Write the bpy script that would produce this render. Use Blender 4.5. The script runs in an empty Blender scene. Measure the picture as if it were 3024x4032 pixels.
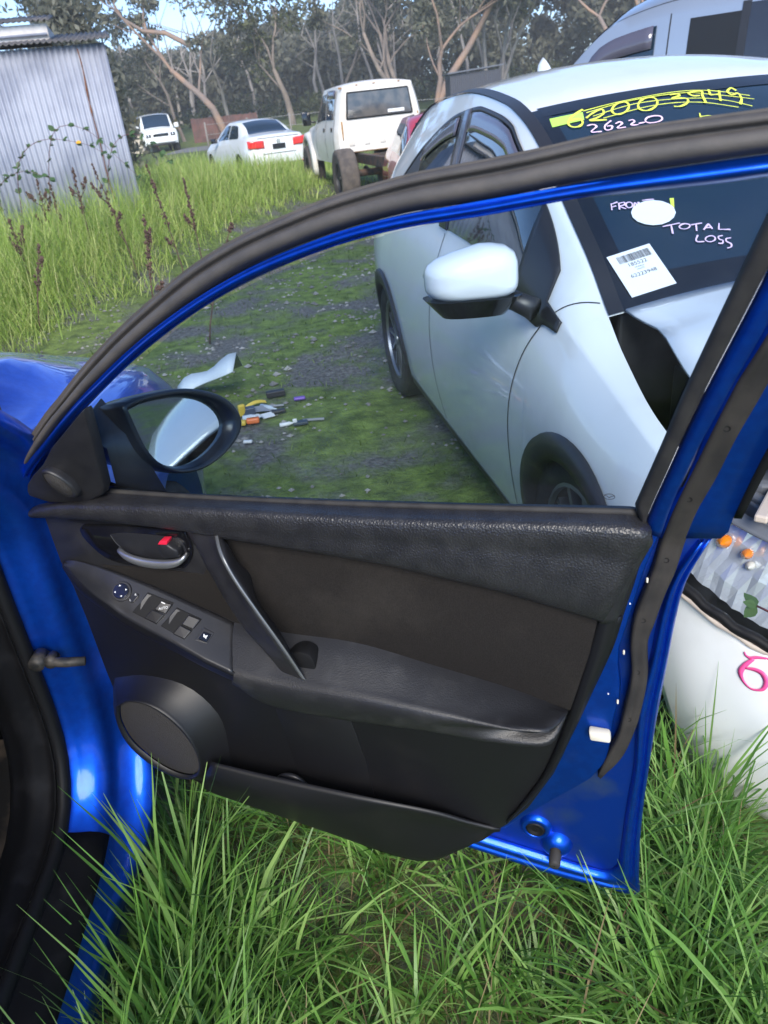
import bpy, bmesh, math, random
import numpy as np
from mathutils import Vector, Matrix, noise

S = bpy.context.scene
COL = S.collection
RNG = np.random.default_rng(7)
random.seed(7)

# ------------------------------------------------------------------ camera
cam_d = bpy.data.cameras.new('camera')
cam = bpy.data.objects.new('camera', cam_d)
COL.objects.link(cam)
rt = Vector((0.99357186, -0.05404353, -0.09946991))
up = Vector((0.11320321, 0.47433402, 0.87303624))
fw = Vector((0.0, 0.87868455, -0.47740283))
M = Matrix((rt, up, -fw)).transposed().to_4x4()
M.translation = Vector((0, 0, 1.48))
cam.matrix_world = M
cam_d.sensor_fit = 'VERTICAL'
cam_d.sensor_height = 36.0
cam_d.lens = 0.73 * 36.0
cam_d.clip_start = 0.05
cam_d.clip_end = 2000
cam_d.dof.use_dof = True
cam_d.dof.focus_distance = 1.45
cam_d.dof.aperture_fstop = 8.5
S.camera = cam

# ------------------------------------------------------------------ light
SUN_EL, SUN_AZ = math.radians(35), math.radians(179)      # azimuth clockwise from +Y
world = bpy.data.worlds.new('World')
S.world = world
world.use_nodes = True
wn = world.node_tree
wn.nodes.clear()
sky = wn.nodes.new('ShaderNodeTexSky')
sky.sky_type = 'NISHITA'
sky.sun_disc = False
sky.sun_elevation = SUN_EL
sky.sun_rotation = SUN_AZ
sky.air_density = 0.65
sky.dust_density = 0.0
sky.ozone_density = 4.0
bg = wn.nodes.new('ShaderNodeBackground')
bg.inputs['Strength'].default_value = 0.125
wo = wn.nodes.new('ShaderNodeOutputWorld')
wn.links.new(sky.outputs[0], bg.inputs[0])
wn.links.new(bg.outputs[0], wo.inputs[0])
sun_d = bpy.data.lights.new('sun', 'SUN')
sun_d.energy = 2.3
sun_d.angle = math.radians(30)
sun_d.color = (1.0, 0.93, 0.82)
sun = bpy.data.objects.new('sun', sun_d)
COL.objects.link(sun)
sd = Vector((math.sin(SUN_AZ) * math.cos(SUN_EL), math.cos(SUN_AZ) * math.cos(SUN_EL), math.sin(SUN_EL)))
sun.rotation_euler = sd.to_track_quat('Z', 'Y').to_euler()
S.view_settings.view_transform = 'Standard'
S.view_settings.look = 'None'
S.view_settings.exposure = 1.42
S.view_settings.gamma = 1.0
S.view_settings.use_curve_mapping = False
S.render.engine = 'CYCLES'
S.cycles.max_bounces = 8
S.cycles.transparent_max_bounces = 12
S.cycles.caustics_reflective = False
S.cycles.caustics_refractive = False

# ------------------------------------------------------------------ materials
def mat(name, col, rough=0.5, metal=0.0, coat=0.0, col2=None, nscale=8.0, nstr=1.0, bump=None, spec=0.5,
        detail=4.0, coords='Object', rough2=None, ramp=(0.4, 0.6), sheen=0.0, trans=0.0, dust=None, coat_rough=0.03):
    m = bpy.data.materials.new(name)
    m.use_nodes = True
    nt = m.node_tree
    b = nt.nodes['Principled BSDF']
    b.inputs['Base Color'].default_value = (*col, 1)
    b.inputs['Roughness'].default_value = rough
    b.inputs['Metallic'].default_value = metal
    b.inputs['Specular IOR Level'].default_value = spec
    b.inputs['Coat Weight'].default_value = coat
    b.inputs['Coat Roughness'].default_value = coat_rough
    b.inputs['Sheen Weight'].default_value = sheen
    tc = nt.nodes.new('ShaderNodeTexCoord')
    if col2 is not None:
        nz = nt.nodes.new('ShaderNodeTexNoise')
        nz.inputs['Scale'].default_value = nscale
        nz.inputs['Detail'].default_value = detail
        nt.links.new(tc.outputs[coords], nz.inputs['Vector'])
        rp = nt.nodes.new('ShaderNodeValToRGB')
        rp.color_ramp.elements[0].position = ramp[0]
        rp.color_ramp.elements[1].position = ramp[1]
        rp.color_ramp.elements[0].color = (*col, 1)
        rp.color_ramp.elements[1].color = (*col2, 1)
        nt.links.new(nz.outputs['Fac'], rp.inputs[0])
        nt.links.new(rp.outputs[0], b.inputs['Base Color'])
        if rough2 is not None:
            mr = nt.nodes.new('ShaderNodeMapRange')
            mr.inputs['From Min'].default_value = ramp[0]
            mr.inputs['From Max'].default_value = ramp[1]
            mr.inputs['To Min'].default_value = rough
            mr.inputs['To Max'].default_value = rough2
            nt.links.new(nz.outputs['Fac'], mr.inputs['Value'])
            nt.links.new(mr.outputs[0], b.inputs['Roughness'])
    if dust:
        dsc, amt, dcol, lo, hi = dust
        dn = nt.nodes.new('ShaderNodeTexNoise')
        dn.inputs['Scale'].default_value = dsc
        dn.inputs['Detail'].default_value = 12
        dn.inputs['Roughness'].default_value = 0.68
        nt.links.new(tc.outputs[coords], dn.inputs['Vector'])
        dm = nt.nodes.new('ShaderNodeMapRange')
        dm.inputs['From Min'].default_value = lo
        dm.inputs['From Max'].default_value = hi
        dm.inputs['To Max'].default_value = amt
        nt.links.new(dn.outputs['Fac'], dm.inputs['Value'])
        dx = nt.nodes.new('ShaderNodeMix'); dx.data_type = 'RGBA'
        nt.links.new(dm.outputs[0], dx.inputs['Factor'])
        if b.inputs['Base Color'].is_linked:
            nt.links.new(b.inputs['Base Color'].links[0].from_socket, dx.inputs['A'])
        else:
            dx.inputs['A'].default_value = (*col, 1)
        dx.inputs['B'].default_value = (*dcol, 1)
        nt.links.new(dx.outputs['Result'], b.inputs['Base Color'])
    if bump:
        kind, sc, st, dist = bump
        if kind == 'noise':
            t = nt.nodes.new('ShaderNodeTexNoise')
            t.inputs['Detail'].default_value = 3
            out = t.outputs['Fac']
        else:
            t = nt.nodes.new('ShaderNodeTexVoronoi')
            out = t.outputs['Distance']
        t.inputs['Scale'].default_value = sc
        nt.links.new(tc.outputs[coords], t.inputs['Vector'])
        bp = nt.nodes.new('ShaderNodeBump')
        bp.inputs['Strength'].default_value = st
        bp.inputs['Distance'].default_value = dist
        nt.links.new(out, bp.inputs['Height'])
        nt.links.new(bp.outputs[0], b.inputs['Normal'])
    if trans:
        b.inputs['Transmission Weight'].default_value = trans
    return m

def leaf_mat(name, a, b_, c_, rough=0.45, transl=0.35, island=True):
    """leaf colour varies from blade to blade, some light passes through"""
    m = bpy.data.materials.new(name)
    m.use_nodes = True
    nt = m.node_tree
    b = nt.nodes['Principled BSDF']
    g = nt.nodes.new('ShaderNodeNewGeometry')
    rp = nt.nodes.new('ShaderNodeValToRGB')
    rp.color_ramp.elements[0].color = (*a, 1)
    rp.color_ramp.elements[1].color = (*c_, 1)
    e = rp.color_ramp.elements.new(0.5)
    e.color = (*b_, 1)
    nt.links.new(g.outputs['Random Per Island'], rp.inputs[0])
    nt.links.new(rp.outputs[0], b.inputs['Base Color'])
    b.inputs['Roughness'].default_value = rough
    b.inputs['Specular IOR Level'].default_value = 0.35
    tr = nt.nodes.new('ShaderNodeBsdfTranslucent')
    nt.links.new(rp.outputs[0], tr.inputs['Color'])
    mx = nt.nodes.new('ShaderNodeMixShader')
    mx.inputs[0].default_value = transl
    nt.links.new(b.outputs[0], mx.inputs[1])
    nt.links.new(tr.outputs[0], mx.inputs[2])
    nt.links.new(mx.outputs[0], nt.nodes['Material Output'].inputs['Surface'])
    return m

def pane_mat(name, tint, refl=1.5, dust=0.0):
    """clear tinted window: transparent plus fresnel mirror"""
    m = bpy.data.materials.new(name)
    m.use_nodes = True
    nt = m.node_tree
    nt.nodes.remove(nt.nodes['Principled BSDF'])
    t = nt.nodes.new('ShaderNodeBsdfTransparent')
    t.inputs[0].default_value = (*tint, 1)
    g = nt.nodes.new('ShaderNodeBsdfGlossy')
    g.inputs['Roughness'].default_value = 0.0
    f = nt.nodes.new('ShaderNodeFresnel')
    f.inputs['IOR'].default_value = refl
    mx = nt.nodes.new('ShaderNodeMixShader')
    ge = nt.nodes.new('ShaderNodeNewGeometry')
    inv = nt.nodes.new('ShaderNodeMath'); inv.operation = 'SUBTRACT'; inv.inputs[0].default_value = 1.0
    nt.links.new(ge.outputs['Backfacing'], inv.inputs[1])
    ml = nt.nodes.new('ShaderNodeMath'); ml.operation = 'MULTIPLY'
    nt.links.new(f.outputs[0], ml.inputs[0]); nt.links.new(inv.outputs[0], ml.inputs[1])
    nt.links.new(ml.outputs[0], mx.inputs[0])
    nt.links.new(t.outputs[0], mx.inputs[1])
    nt.links.new(g.outputs[0], mx.inputs[2])
    last = mx
    if dust:
        d = nt.nodes.new('ShaderNodeBsdfDiffuse')
        d.inputs[0].default_value = (0.5, 0.52, 0.55, 1)
        m2 = nt.nodes.new('ShaderNodeMixShader')
        nz = nt.nodes.new('ShaderNodeTexNoise')
        nz.inputs['Scale'].default_value = 9
        nz.inputs['Detail'].default_value = 8
        tc = nt.nodes.new('ShaderNodeTexCoord')
        nt.links.new(tc.outputs['Object'], nz.inputs['Vector'])
        mr = nt.nodes.new('ShaderNodeMapRange')
        mr.inputs['From Min'].default_value = 0.45
        mr.inputs['From Max'].default_value = 0.8
        mr.inputs['To Max'].default_value = dust
        nt.links.new(nz.outputs['Fac'], mr.inputs['Value'])
        nt.links.new(mr.outputs[0], m2.inputs[0])
        nt.links.new(mx.outputs[0], m2.inputs[1])
        nt.links.new(d.outputs[0], m2.inputs[2])
        last = m2
    nt.links.new(last.outputs[0], nt.nodes['Material Output'].inputs['Surface'])
    return m

MT = {}
MT['blue'] = mat('blue_paint', (0.0, 0.060, 0.48), 0.43, 0.88, 0.3, col2=(0.0, 0.075, 0.55), nscale=60, coat_rough=0.12, dust=(13, 0.12, (.20, .22, .26), 0.55, 0.8))
MT['blue_skylit'] = mat('blue_skylit_paint', (0.015, 0.12, 0.66), 0.33, 0.88, 1.0, col2=(0.02, 0.14, 0.72), nscale=60, coat_rough=0.03, dust=(9, 0.1, (.30, .33, .4), 0.55, 0.8))  # same car blue, base brightened to carry the sky's reflection in its colour
MT['blue_dirty'] = mat('blue_paint_dusty', (0.0, 0.045, 0.40), 0.42, 0.75, 0.3, col2=(0.035, 0.085, 0.30), nscale=14, ramp=(0.5, 0.75), coat_rough=0.2, dust=(11, 0.3, (.16, .15, .14), 0.52, 0.78))
MT['rubber'] = mat('seal_rubber', (0.060, 0.055, 0.054), 0.7, col2=(0.078, 0.070, 0.066), nscale=25, bump=('noise', 300, 0.25, 0.001), dust=(14, 0.15, (.26, .22, .18), 0.5, 0.8))
MT['rubber_dk'] = mat('black_rubber', (0.006, 0.006, 0.007), 0.6, spec=0.25)
MT['pad'] = mat('grained_vinyl', (0.017, 0.017, 0.020), 0.38, col2=(0.024, 0.024, 0.027), nscale=30, bump=('voronoi', 330, 0.6, 0.0012), dust=(9, 0.05, (.30, .30, .30), 0.52, 0.8))
MT['hard'] = mat('hard_black_plastic', (0.014, 0.014, 0.017), 0.45, col2=(0.019, 0.019, 0.022), nscale=40, bump=('noise', 500, 0.3, 0.0006), dust=(8, 0.05, (.28, .26, .24), 0.52, 0.8))
MT['lower'] = mat('dark_lower_plastic', (0.0045, 0.0045, 0.006), 0.5, bump=('noise', 420, 0.3, 0.0006), dust=(10, 0.03, (.25, .22, .20), 0.54, 0.8))
MT['fabric'] = mat('woven_fabric', (0.0085, 0.0072, 0.0067), 0.9, spec=0.25, col2=(0.0165, 0.014, 0.013), nscale=500, ramp=(0.35, 0.65), bump=('noise', 900, 0.6, 0.001), dust=(7, 0.05, (.25, .22, .19), 0.5, 0.78))
MT['satin'] = mat('satin_switch_panel', (0.015, 0.0155, 0.019), 0.38, bump=('noise', 700, 0.15, 0.0004), dust=(12, 0.06, (.30, .29, .28), 0.52, 0.8))
MT['gloss_blk'] = mat('gloss_black', (0.006, 0.006, 0.008), 0.12, coat=0.5, dust=(16, 0.04, (.3, .3, .3), 0.5, 0.8))
MT['black_btn'] = mat('black_button', (0.010, 0.010, 0.012), 0.35)
MT['silver'] = mat('satin_silver', (0.45, 0.46, 0.48), 0.35, 0.85)
MT['grey_mark'] = mat('grey_highlight', (0.16, 0.17, 0.18), 0.3, 0.3)
MT['red'] = mat('red_mark', (0.75, 0.02, 0.06), 0.4)
MT['white_mark'] = mat('white_print', (0.75, 0.76, 0.78), 0.5)
MT['grille'] = mat('speaker_mesh', (0.022, 0.020, 0.020), 0.7, col2=(0.036, 0.033, 0.031), nscale=900, ramp=(0.4, 0.6), bump=('voronoi', 600, 1.0, 0.001))
MT['felt'] = mat('window_felt', (0.016, 0.015, 0.016), 0.7, col2=(0.028, 0.026, 0.025), nscale=30)
MT['cream'] = mat('cream_rubber', (0.72, 0.68, 0.58), 0.5)
MT['pane'] = pane_mat('door_glass', (0.81, 0.88, 0.935), 1.42, dust=0.02)
MT['mirror'] = mat('mirror_silver', (0.42, 0.48, 0.53), 0.02, 1.0)
MT['mir_shell'] = mat('mirror_shell', (0.010, 0.012, 0.018), 0.3)
MT['rust'] = mat('rust', (0.20, 0.07, 0.025), 0.85, col2=(0.10, 0.035, 0.015), nscale=40)
MT['white'] = mat('white_paint', (0.78, 0.80, 0.80), 0.35, 0.0, 1.0, coat_rough=0.05, dust=(5, 0.22, (.42, .40, .35), 0.52, 0.8))
MT['white_dull'] = mat('old_white_paint', (0.74, 0.71, 0.66), 0.45, col2=(0.62, 0.56, 0.48), nscale=6, ramp=(0.5, 0.85), coat=0.2)
MT['silver_paint'] = mat('silver_paint', (0.42, 0.46, 0.52), 0.3, 0.6, 1.0)
MT['red_paint'] = mat('red_paint', (0.45, 0.02, 0.035), 0.3, 0.0, 1.0)
MT['glass_dk'] = mat('dark_car_glass', (0.010, 0.024, 0.042), 0.03, spec=0.9, coat=0.4)
MT['frit'] = mat('black_glass_border', (0.008, 0.009, 0.012), 0.05, spec=0.9)
MT['trim_dk'] = mat('dark_trim', (0.02, 0.02, 0.024), 0.4)
MT['visor'] = mat('smoked_visor', (0.09, 0.085, 0.12), 0.15, coat=0.6)
MT['seam'] = mat('panel_gap', (0.015, 0.016, 0.018), 0.8)
MT['tyre'] = mat('tyre_rubber', (0.022, 0.021, 0.020), 0.8, col2=(0.07, 0.06, 0.05), nscale=12, ramp=(0.45, 0.8), dust=(9, 0.3, (.12, .10, .08), 0.5, 0.8))
MT['tyre_muddy'] = mat('muddy_tyre', (0.07, 0.06, 0.055), 0.9, col2=(0.12, 0.10, 0.085), nscale=7)
MT['rim'] = mat('alloy_rim', (0.30, 0.31, 0.33), 0.35, 0.8)
MT['rim_dk'] = mat('dark_rim', (0.02, 0.02, 0.022), 0.5)
MT['chrome'] = mat('chrome', (0.75, 0.77, 0.80), 0.12, 1.0)
MT['lens'] = pane_mat('headlight_lens', (0.93, 0.95, 0.97), 1.25, dust=0.06)
MT['lens_red'] = mat('red_lamp', (0.70, 0.03, 0.03), 0.15, coat=1.0)
MT['orange'] = mat('orange_lamp', (0.95, 0.25, 0.01), 0.2, coat=0.6)
MT['dark_bay'] = mat('engine_bay_black', (0.012, 0.013, 0.015), 0.6, col2=(0.03, 0.03, 0.03), nscale=9)
MT['beige'] = mat('beige_plastic', (0.55, 0.47, 0.40), 0.6)
MT['pink_pen'] = mat('pink_paint_pen', (0.80, 0.58, 0.76), 0.6)
MT['yellow_pen'] = mat('yellow_paint_pen', (0.72, 0.80, 0.10), 0.6)
MT['lime'] = mat('lime_sticker', (0.45, 0.78, 0.12), 0.5)
MT['paper'] = mat('white_paper', (0.80, 0.81, 0.82), 0.6)
MT['ink'] = mat('black_ink', (0.03, 0.03, 0.035), 0.6)
MT['pink'] = mat('pink_decal', (0.88, 0.10, 0.32), 0.4)
MT['mud_mat'] = mat('floor_mat_rubber', (0.012, 0.011, 0.010), 0.75, col2=(0.20, 0.145, 0.10), nscale=7, detail=8, ramp=(0.52, 0.72))
MT['sillplate'] = mat('scuffed_sill_plastic', (0.004, 0.004, 0.005), 0.7, spec=0.15, col2=(0.018, 0.018, 0.020), nscale=18, detail=8, ramp=(0.55, 0.8))

# ------------------------------------------------------------------ helpers
def new_obj(name, me, parent=None):
    o = bpy.data.objects.new(name, me)
    COL.objects.link(o)
    if parent is not None:
        o.parent = parent
    return o

def tag(o, label=None, cat=None, group=None, kind=None):
    if label: o['label'] = label
    if cat: o['category'] = cat
    if group: o['group'] = group
    if kind: o['kind'] = kind
    return o

def empty(name, loc=(0, 0, 0), rz=0.0):
    o = bpy.data.objects.new(name, None)
    COL.objects.link(o)
    o.location = loc
    o.rotation_euler = (0, 0, rz)
    o.empty_display_size = 0.2
    return o

class MB:
    def __init__(s):
        s.v = []; s.f = []
    def add(s, v, f):
        n = len(s.v)
        s.v += [tuple(map(float, p)) for p in v]
        s.f += [tuple(i + n for i in q) for q in f]
        return s
    def grid(s, rows, closed=False, flip=False):
        """rows: list of equally long point lists"""
        n = len(rows[0]); v = [p for r in rows for p in r]; f = []
        for i in range(len(rows) - 1):
            for j in range(n if closed else n - 1):
                k = (j + 1) % n
                q = (i * n + j, i * n + k, (i + 1) * n + k, (i + 1) * n + j)
                f.append(q[::-1] if flip else q)
        return s.add(v, f)
    def box(s, c, d, rot=None):
        v = []
        for sx in (-1, 1):
            for sy in (-1, 1):
                for sz in (-1, 1):
                    p = Vector((sx * d[0] / 2, sy * d[1] / 2, sz * d[2] / 2))
                    if rot is not None: p = rot @ p
                    v.append((c[0] + p.x, c[1] + p.y, c[2] + p.z))
        return s.add(v, [(0, 1, 3, 2), (4, 6, 7, 5), (0, 4, 5, 1), (2, 3, 7, 6), (0, 2, 6, 4), (1, 5, 7, 3)])
    def tube(s, path, rad, n=6, cap=True):
        path = [Vector(p) for p in path]
        rows = []
        rad = rad if hasattr(rad, '__len__') else [rad] * len(path)
        u = None
        for i, p in enumerate(path):
            d = (path[min(i + 1, len(path) - 1)] - path[max(i - 1, 0)])
            if d.length < 1e-9: d = Vector((0, 0, 1))
            d.normalize()
            if u is None:
                u = d.orthogonal().normalized()
            else:
                u = (u - d * u.dot(d))
                u = u.normalized() if u.length > 1e-6 else d.orthogonal().normalized()
            w = d.cross(u)
            rows.append([p + (u * math.cos(a) + w * math.sin(a)) * rad[i] for a in np.linspace(0, 2 * math.pi, n, endpoint=False)])
        s.grid(rows, closed=True)
        if cap:
            k = len(s.v)
            s.f.append(tuple(range(k - n, k)))
            s.f.append(tuple(range(k - n * len(rows), k - n * len(rows) + n))[::-1])
        return s
    def lathe(s, prof, n=24, axis='Y', c=(0, 0, 0)):
        rows = []
        for a in np.linspace(0, 2 * math.pi, n, endpoint=False):
            row = []
            for (r, h) in prof:
                if axis == 'Y': p = (c[0] + r * math.cos(a), c[1] + h, c[2] + r * math.sin(a))
                else: p = (c[0] + r * math.cos(a), c[1] + r * math.sin(a), c[2] + h)
                row.append(p)
            rows.append(row)
        rows.append(rows[0])
        return s.grid(rows)
    def build(s, name, m, parent=None, smooth=True, off=None, bevel=0.0, solid=0.0, autosm=None):
        me = bpy.data.meshes.new(name)
        v = s.v
        if off is not None:
            v = [(p[0] - off[0], p[1] - off[1], p[2] - off[2]) for p in v]
        me.from_pydata(v, [], s.f)
        me.validate()
        bm = bmesh.new(); bm.from_mesh(me)
        bmesh.ops.remove_doubles(bm, verts=bm.verts, dist=1e-5)
        if bevel:
            ed = [e for e in bm.edges if len(e.link_faces) == 2 and e.calc_face_angle(0) > 0.5]
            bmesh.ops.bevel(bm, geom=ed, offset=bevel, segments=2, affect='EDGES', profile=0.5, clamp_overlap=True)
        bmesh.ops.recalc_face_normals(bm, faces=bm.faces)
        bm.to_mesh(me); bm.free()
        if smooth:
            for p in me.polygons: p.use_smooth = True
            if autosm is not None:
                me.set_sharp_from_angle(angle=math.radians(autosm))
        me.materials.append(m)
        o = new_obj(name, me, parent)
        if solid:
            md = o.modifiers.new('solid', 'SOLIDIFY'); md.thickness = solid; md.offset = -1
        return o

def pchip(xk, yk):
    xk = np.array(xk, float); yk = np.array(yk, float)
    h = np.diff(xk); dl = np.diff(yk) / h
    d = np.zeros(len(xk))
    d[0], d[-1] = dl[0], dl[-1]
    for i in range(1, len(xk) - 1):
        if dl[i - 1] * dl[i] > 0:
            w1 = 2 * h[i] + h[i - 1]; w2 = h[i] + 2 * h[i - 1]
            d[i] = (w1 + w2) / (w1 / dl[i - 1] + w2 / dl[i])
    def f(x):
        x = np.clip(x, xk[0], xk[-1])
        i = int(np.clip(np.searchsorted(xk, x) - 1, 0, len(h) - 1))
        t = (x - xk[i]) / h[i]
        return ((1 + 2 * t) * (1 - t) ** 2 * yk[i] + t * (1 - t) ** 2 * h[i] * d[i] + t * t * (3 - 2 * t) * yk[i + 1] + t * t * (t - 1) * h[i] * d[i + 1])
    return f

def crv(pts, n, sm=True):
    """resample a polyline of any dimension to n points by arc length, rounded like a spline"""
    p = np.array(pts, float)
    if sm and len(p) > 2:
        q = []
        e = np.vstack([2 * p[0] - p[1], p, 2 * p[-1] - p[-2]])
        for i in range(1, len(e) - 2):
            for t in np.linspace(0, 1, 8, endpoint=False):
                a, b, c, d = e[i - 1], e[i], e[i + 1], e[i + 2]
                q.append(0.5 * ((2 * b) + (-a + c) * t + (2 * a - 5 * b + 4 * c - d) * t * t + (-a + 3 * b - 3 * c + d) * t ** 3))
        q.append(p[-1]); p = np.array(q)
    L = np.concatenate([[0], np.cumsum(np.linalg.norm(np.diff(p, axis=0), axis=1))])
    u = np.linspace(0, L[-1], n)
    return np.stack([np.interp(u, L, p[:, k]) for k in range(p.shape[1])], 1)

def poly_plate(P, pts, t0, t1, name, m, parent, bevel=0.0, smooth=True, off=None, mb_only=False, autosm=40):
    """closed outline given in a local surface, extruded between two depths; P(a,b,t)->world"""
    n = len(pts)
    mb = MB()
    v = [P(a, b, t1) for a, b in pts] + [P(a, b, t0) for a, b in pts]
    f = [tuple(range(n)), tuple(range(2 * n - 1, n - 1, -1))]
    f += [(i, i + n, (i + 1) % n + n, (i + 1) % n) for i in range(n)]
    mb.add(v, f)
    if mb_only: return mb
    return mb.build(name, m, parent, smooth=smooth, off=off, bevel=bevel, autosm=autosm)

def ground_z(x, y):
    def ss(a, b, t):
        t = min(1, max(0, (t - a) / (b - a))); return t * t * (3 - 2 * t)
    z = -0.10 * ss(1.3, 2.6, y)
    z += 0.10 * ss(12, 24, y)
    z += 0.40 * ss(24, 46, y) + 1.1 * ss(46, 66, y) + 3.0 * ss(66, 130, y)
    # the overgrown bank on the left in front of the tin shed
    bx = -0.9 - 0.30 * (13 - min(max(y, 4), 16))
    z += 0.34 * ss(0, 1.6, bx - x + 0.8) * ss(6, 9, y) * (1 - ss(15, 22, y))
    return z
# ------------------------------------------------------------------ ground
def ground_material():
    m = bpy.data.materials.new('ground_soil_moss')
    m.use_nodes = True
    nt = m.node_tree
    b = nt.nodes['Principled BSDF']
    b.inputs['Roughness'].default_value = 0.9
    tc = nt.nodes.new('ShaderNodeTexCoord')
    def nz(scale, detail=6, w=None):
        n = nt.nodes.new('ShaderNodeTexNoise')
        n.inputs['Scale'].default_value = scale
        n.inputs['Detail'].default_value = detail
        n.inputs['Roughness'].default_value = 0.62
        nt.links.new(tc.outputs['Object'], n.inputs['Vector'])
        return n
    def ramp(src, p0, p1, c0, c1):
        r = nt.nodes.new('ShaderNodeValToRGB')
        r.color_ramp.elements[0].position = p0
        r.color_ramp.elements[1].position = p1
        r.color_ramp.elements[0].color = (*c0, 1)
        r.color_ramp.elements[1].color = (*c1, 1)
        nt.links.new(src, r.inputs[0])
        return r
    def mix(fac, a, b_):
        x = nt.nodes.new('ShaderNodeMix')
        x.data_type = 'RGBA'
        nt.links.new(fac, x.inputs['Factor'])
        nt.links.new(a, x.inputs['A'])
        nt.links.new(b_, x.inputs['B'])
        return x.outputs['Result']
    moss = ramp(nz(9).outputs['Fac'], 0.35, 0.68, (0.055, 0.085, 0.018), (0.17, 0.24, 0.05))
    grit = ramp(nz(38).outputs['Fac'], 0.35, 0.70, (0.05, 0.048, 0.046), (0.19, 0.185, 0.18))
    grass = ramp(nz(3).outputs['Fac'], 0.35, 0.70, (0.060, 0.090, 0.020), (0.16, 0.20, 0.045))
    m1 = ramp(nz(1.35, 5).outputs['Fac'], 0.46, 0.58, (0, 0, 0), (1, 1, 1))
    zone = nt.nodes.new('ShaderNodeSeparateXYZ')
    nt.links.new(tc.outputs['Object'], zone.inputs[0])
    far = nt.nodes.new('ShaderNodeMapRange')
    far.inputs['From Min'].default_value = 13
    far.inputs['From Max'].default_value = 20
    nt.links.new(zone.outputs['Y'], far.inputs['Value'])
    trk = mix(m1.outputs[0], moss.outputs[0], grit.outputs[0])
    col = mix(far.outputs[0], trk, grass.outputs[0])
    nt.links.new(col, b.inputs['Base Color'])
    bp = nt.nodes.new('ShaderNodeBump')
    bp.inputs['Strength'].default_value = 0.8
    bp.inputs['Distance'].default_value = 0.03
    nt.links.new(nz(28, 8).outputs['Fac'], bp.inputs['Height'])
    nt.links.new(bp.outputs[0], b.inputs['Normal'])
    return m

def build_ground():
    xs = np.concatenate([np.linspace(-260, -20, 14, endpoint=False), np.linspace(-20, -5, 30, endpoint=False), np.linspace(-5, 5, 125, endpoint=False), np.linspace(5, 20, 24, endpoint=False), np.linspace(20, 260, 14)])
    ys = np.concatenate([np.linspace(-60, -1, 12, endpoint=False), np.linspace(-1, 9, 125, endpoint=False), np.linspace(9, 24, 60, endpoint=False), np.linspace(24, 80, 36, endpoint=False), np.linspace(80, 600, 14)])
    v = []
    for y in ys:
        for x in xs:
            z = ground_z(x, y)
            if abs(x) < 8 and -1 < y < 24:
                z += 0.045 * (noise.noise((x * 0.9, y * 0.9, 0))) + 0.018 * noise.noise((x * 3.3, y * 3.3, 5)) + 0.008 * noise.noise((x * 9, y * 9, 9))
            v.append((x, y, z))
    n = len(xs)
    f = [(i * n + j, i * n + j + 1, (i + 1) * n + j + 1, (i + 1) * n + j) for i in range(len(ys) - 1) for j in range(n - 1)]
    mb = MB(); mb.v = v; mb.f = f
    return tag(mb.build('ground', ground_material()), kind='structure')
build_ground()

def gz(x, y):
    z = ground_z(x, y)
    if abs(x) < 8 and -1 < y < 24:
        z += 0.045 * (noise.noise((x * 0.9, y * 0.9, 0))) + 0.018 * noise.noise((x * 3.3, y * 3.3, 5))
    return z

def ribbon_mesh(name, m, base, length, width, azim, lean, curl, segs=4):
    """many grass blades in one mesh (vectorised)"""
    n = len(base)
    t = np.linspace(0, 1, segs + 1)
    ang = lean[:, None] + curl[:, None] * t[None, :]                  # tilt from vertical along the blade
    ds = length[:, None] / segs
    r = np.cumsum(np.sin(ang) * ds, 1) - np.sin(ang[:, :1]) * ds
    z = np.cumsum(np.cos(ang) * ds, 1) - np.cos(ang[:, :1]) * ds
    ca, sa = np.cos(azim)[:, None], np.sin(azim)[:, None]
    px = base[:, 0:1] + r * ca; py = base[:, 1:2] + r * sa; pz = base[:, 2:3] + z
    prof = np.array([0.75, 1.0, 0.9, 0.65, 0.06]) if segs == 4 else np.interp(t, [0, .3, .7, 1], [0.8, 1, .7, .06])
    w = width[:, None] * prof[None, :] * 0.5
    tw = azim[:, None] + np.pi / 2 + RNG.uniform(-0.9, 0.9, (n, 1))
    wx, wy = np.cos(tw) * w, np.sin(tw) * w
    V = np.empty((n, segs + 1, 2, 3))
    V[:, :, 0, 0] = px - wx; V[:, :, 0, 1] = py - wy; V[:, :, 0, 2] = pz
    V[:, :, 1, 0] = px + wx; V[:, :, 1, 1] = py + wy; V[:, :, 1, 2] = pz
    k = (segs + 1) * 2
    q = np.array([[2 * i, 2 * i + 1, 2 * i + 3, 2 * i + 2] for i in range(segs)])
    Fc = (np.arange(n)[:, None, None] * k + q[None]).reshape(-1)
    me = bpy.data.meshes.new(name)
    me.vertices.add(n * k); me.vertices.foreach_set('co', V.reshape(-1))
    nf = n * segs
    me.loops.add(nf * 4); me.loops.foreach_set('vertex_index', Fc.astype(np.int32))
    me.polygons.add(nf); me.polygons.foreach_set('loop_start', np.arange(0, nf * 4, 4, dtype=np.int32))
    me.polygons.foreach_set('use_smooth', np.ones(nf, bool))
    me.update(calc_edges=True)
    me.materials.append(m)
    return new_obj(name, me)

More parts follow.
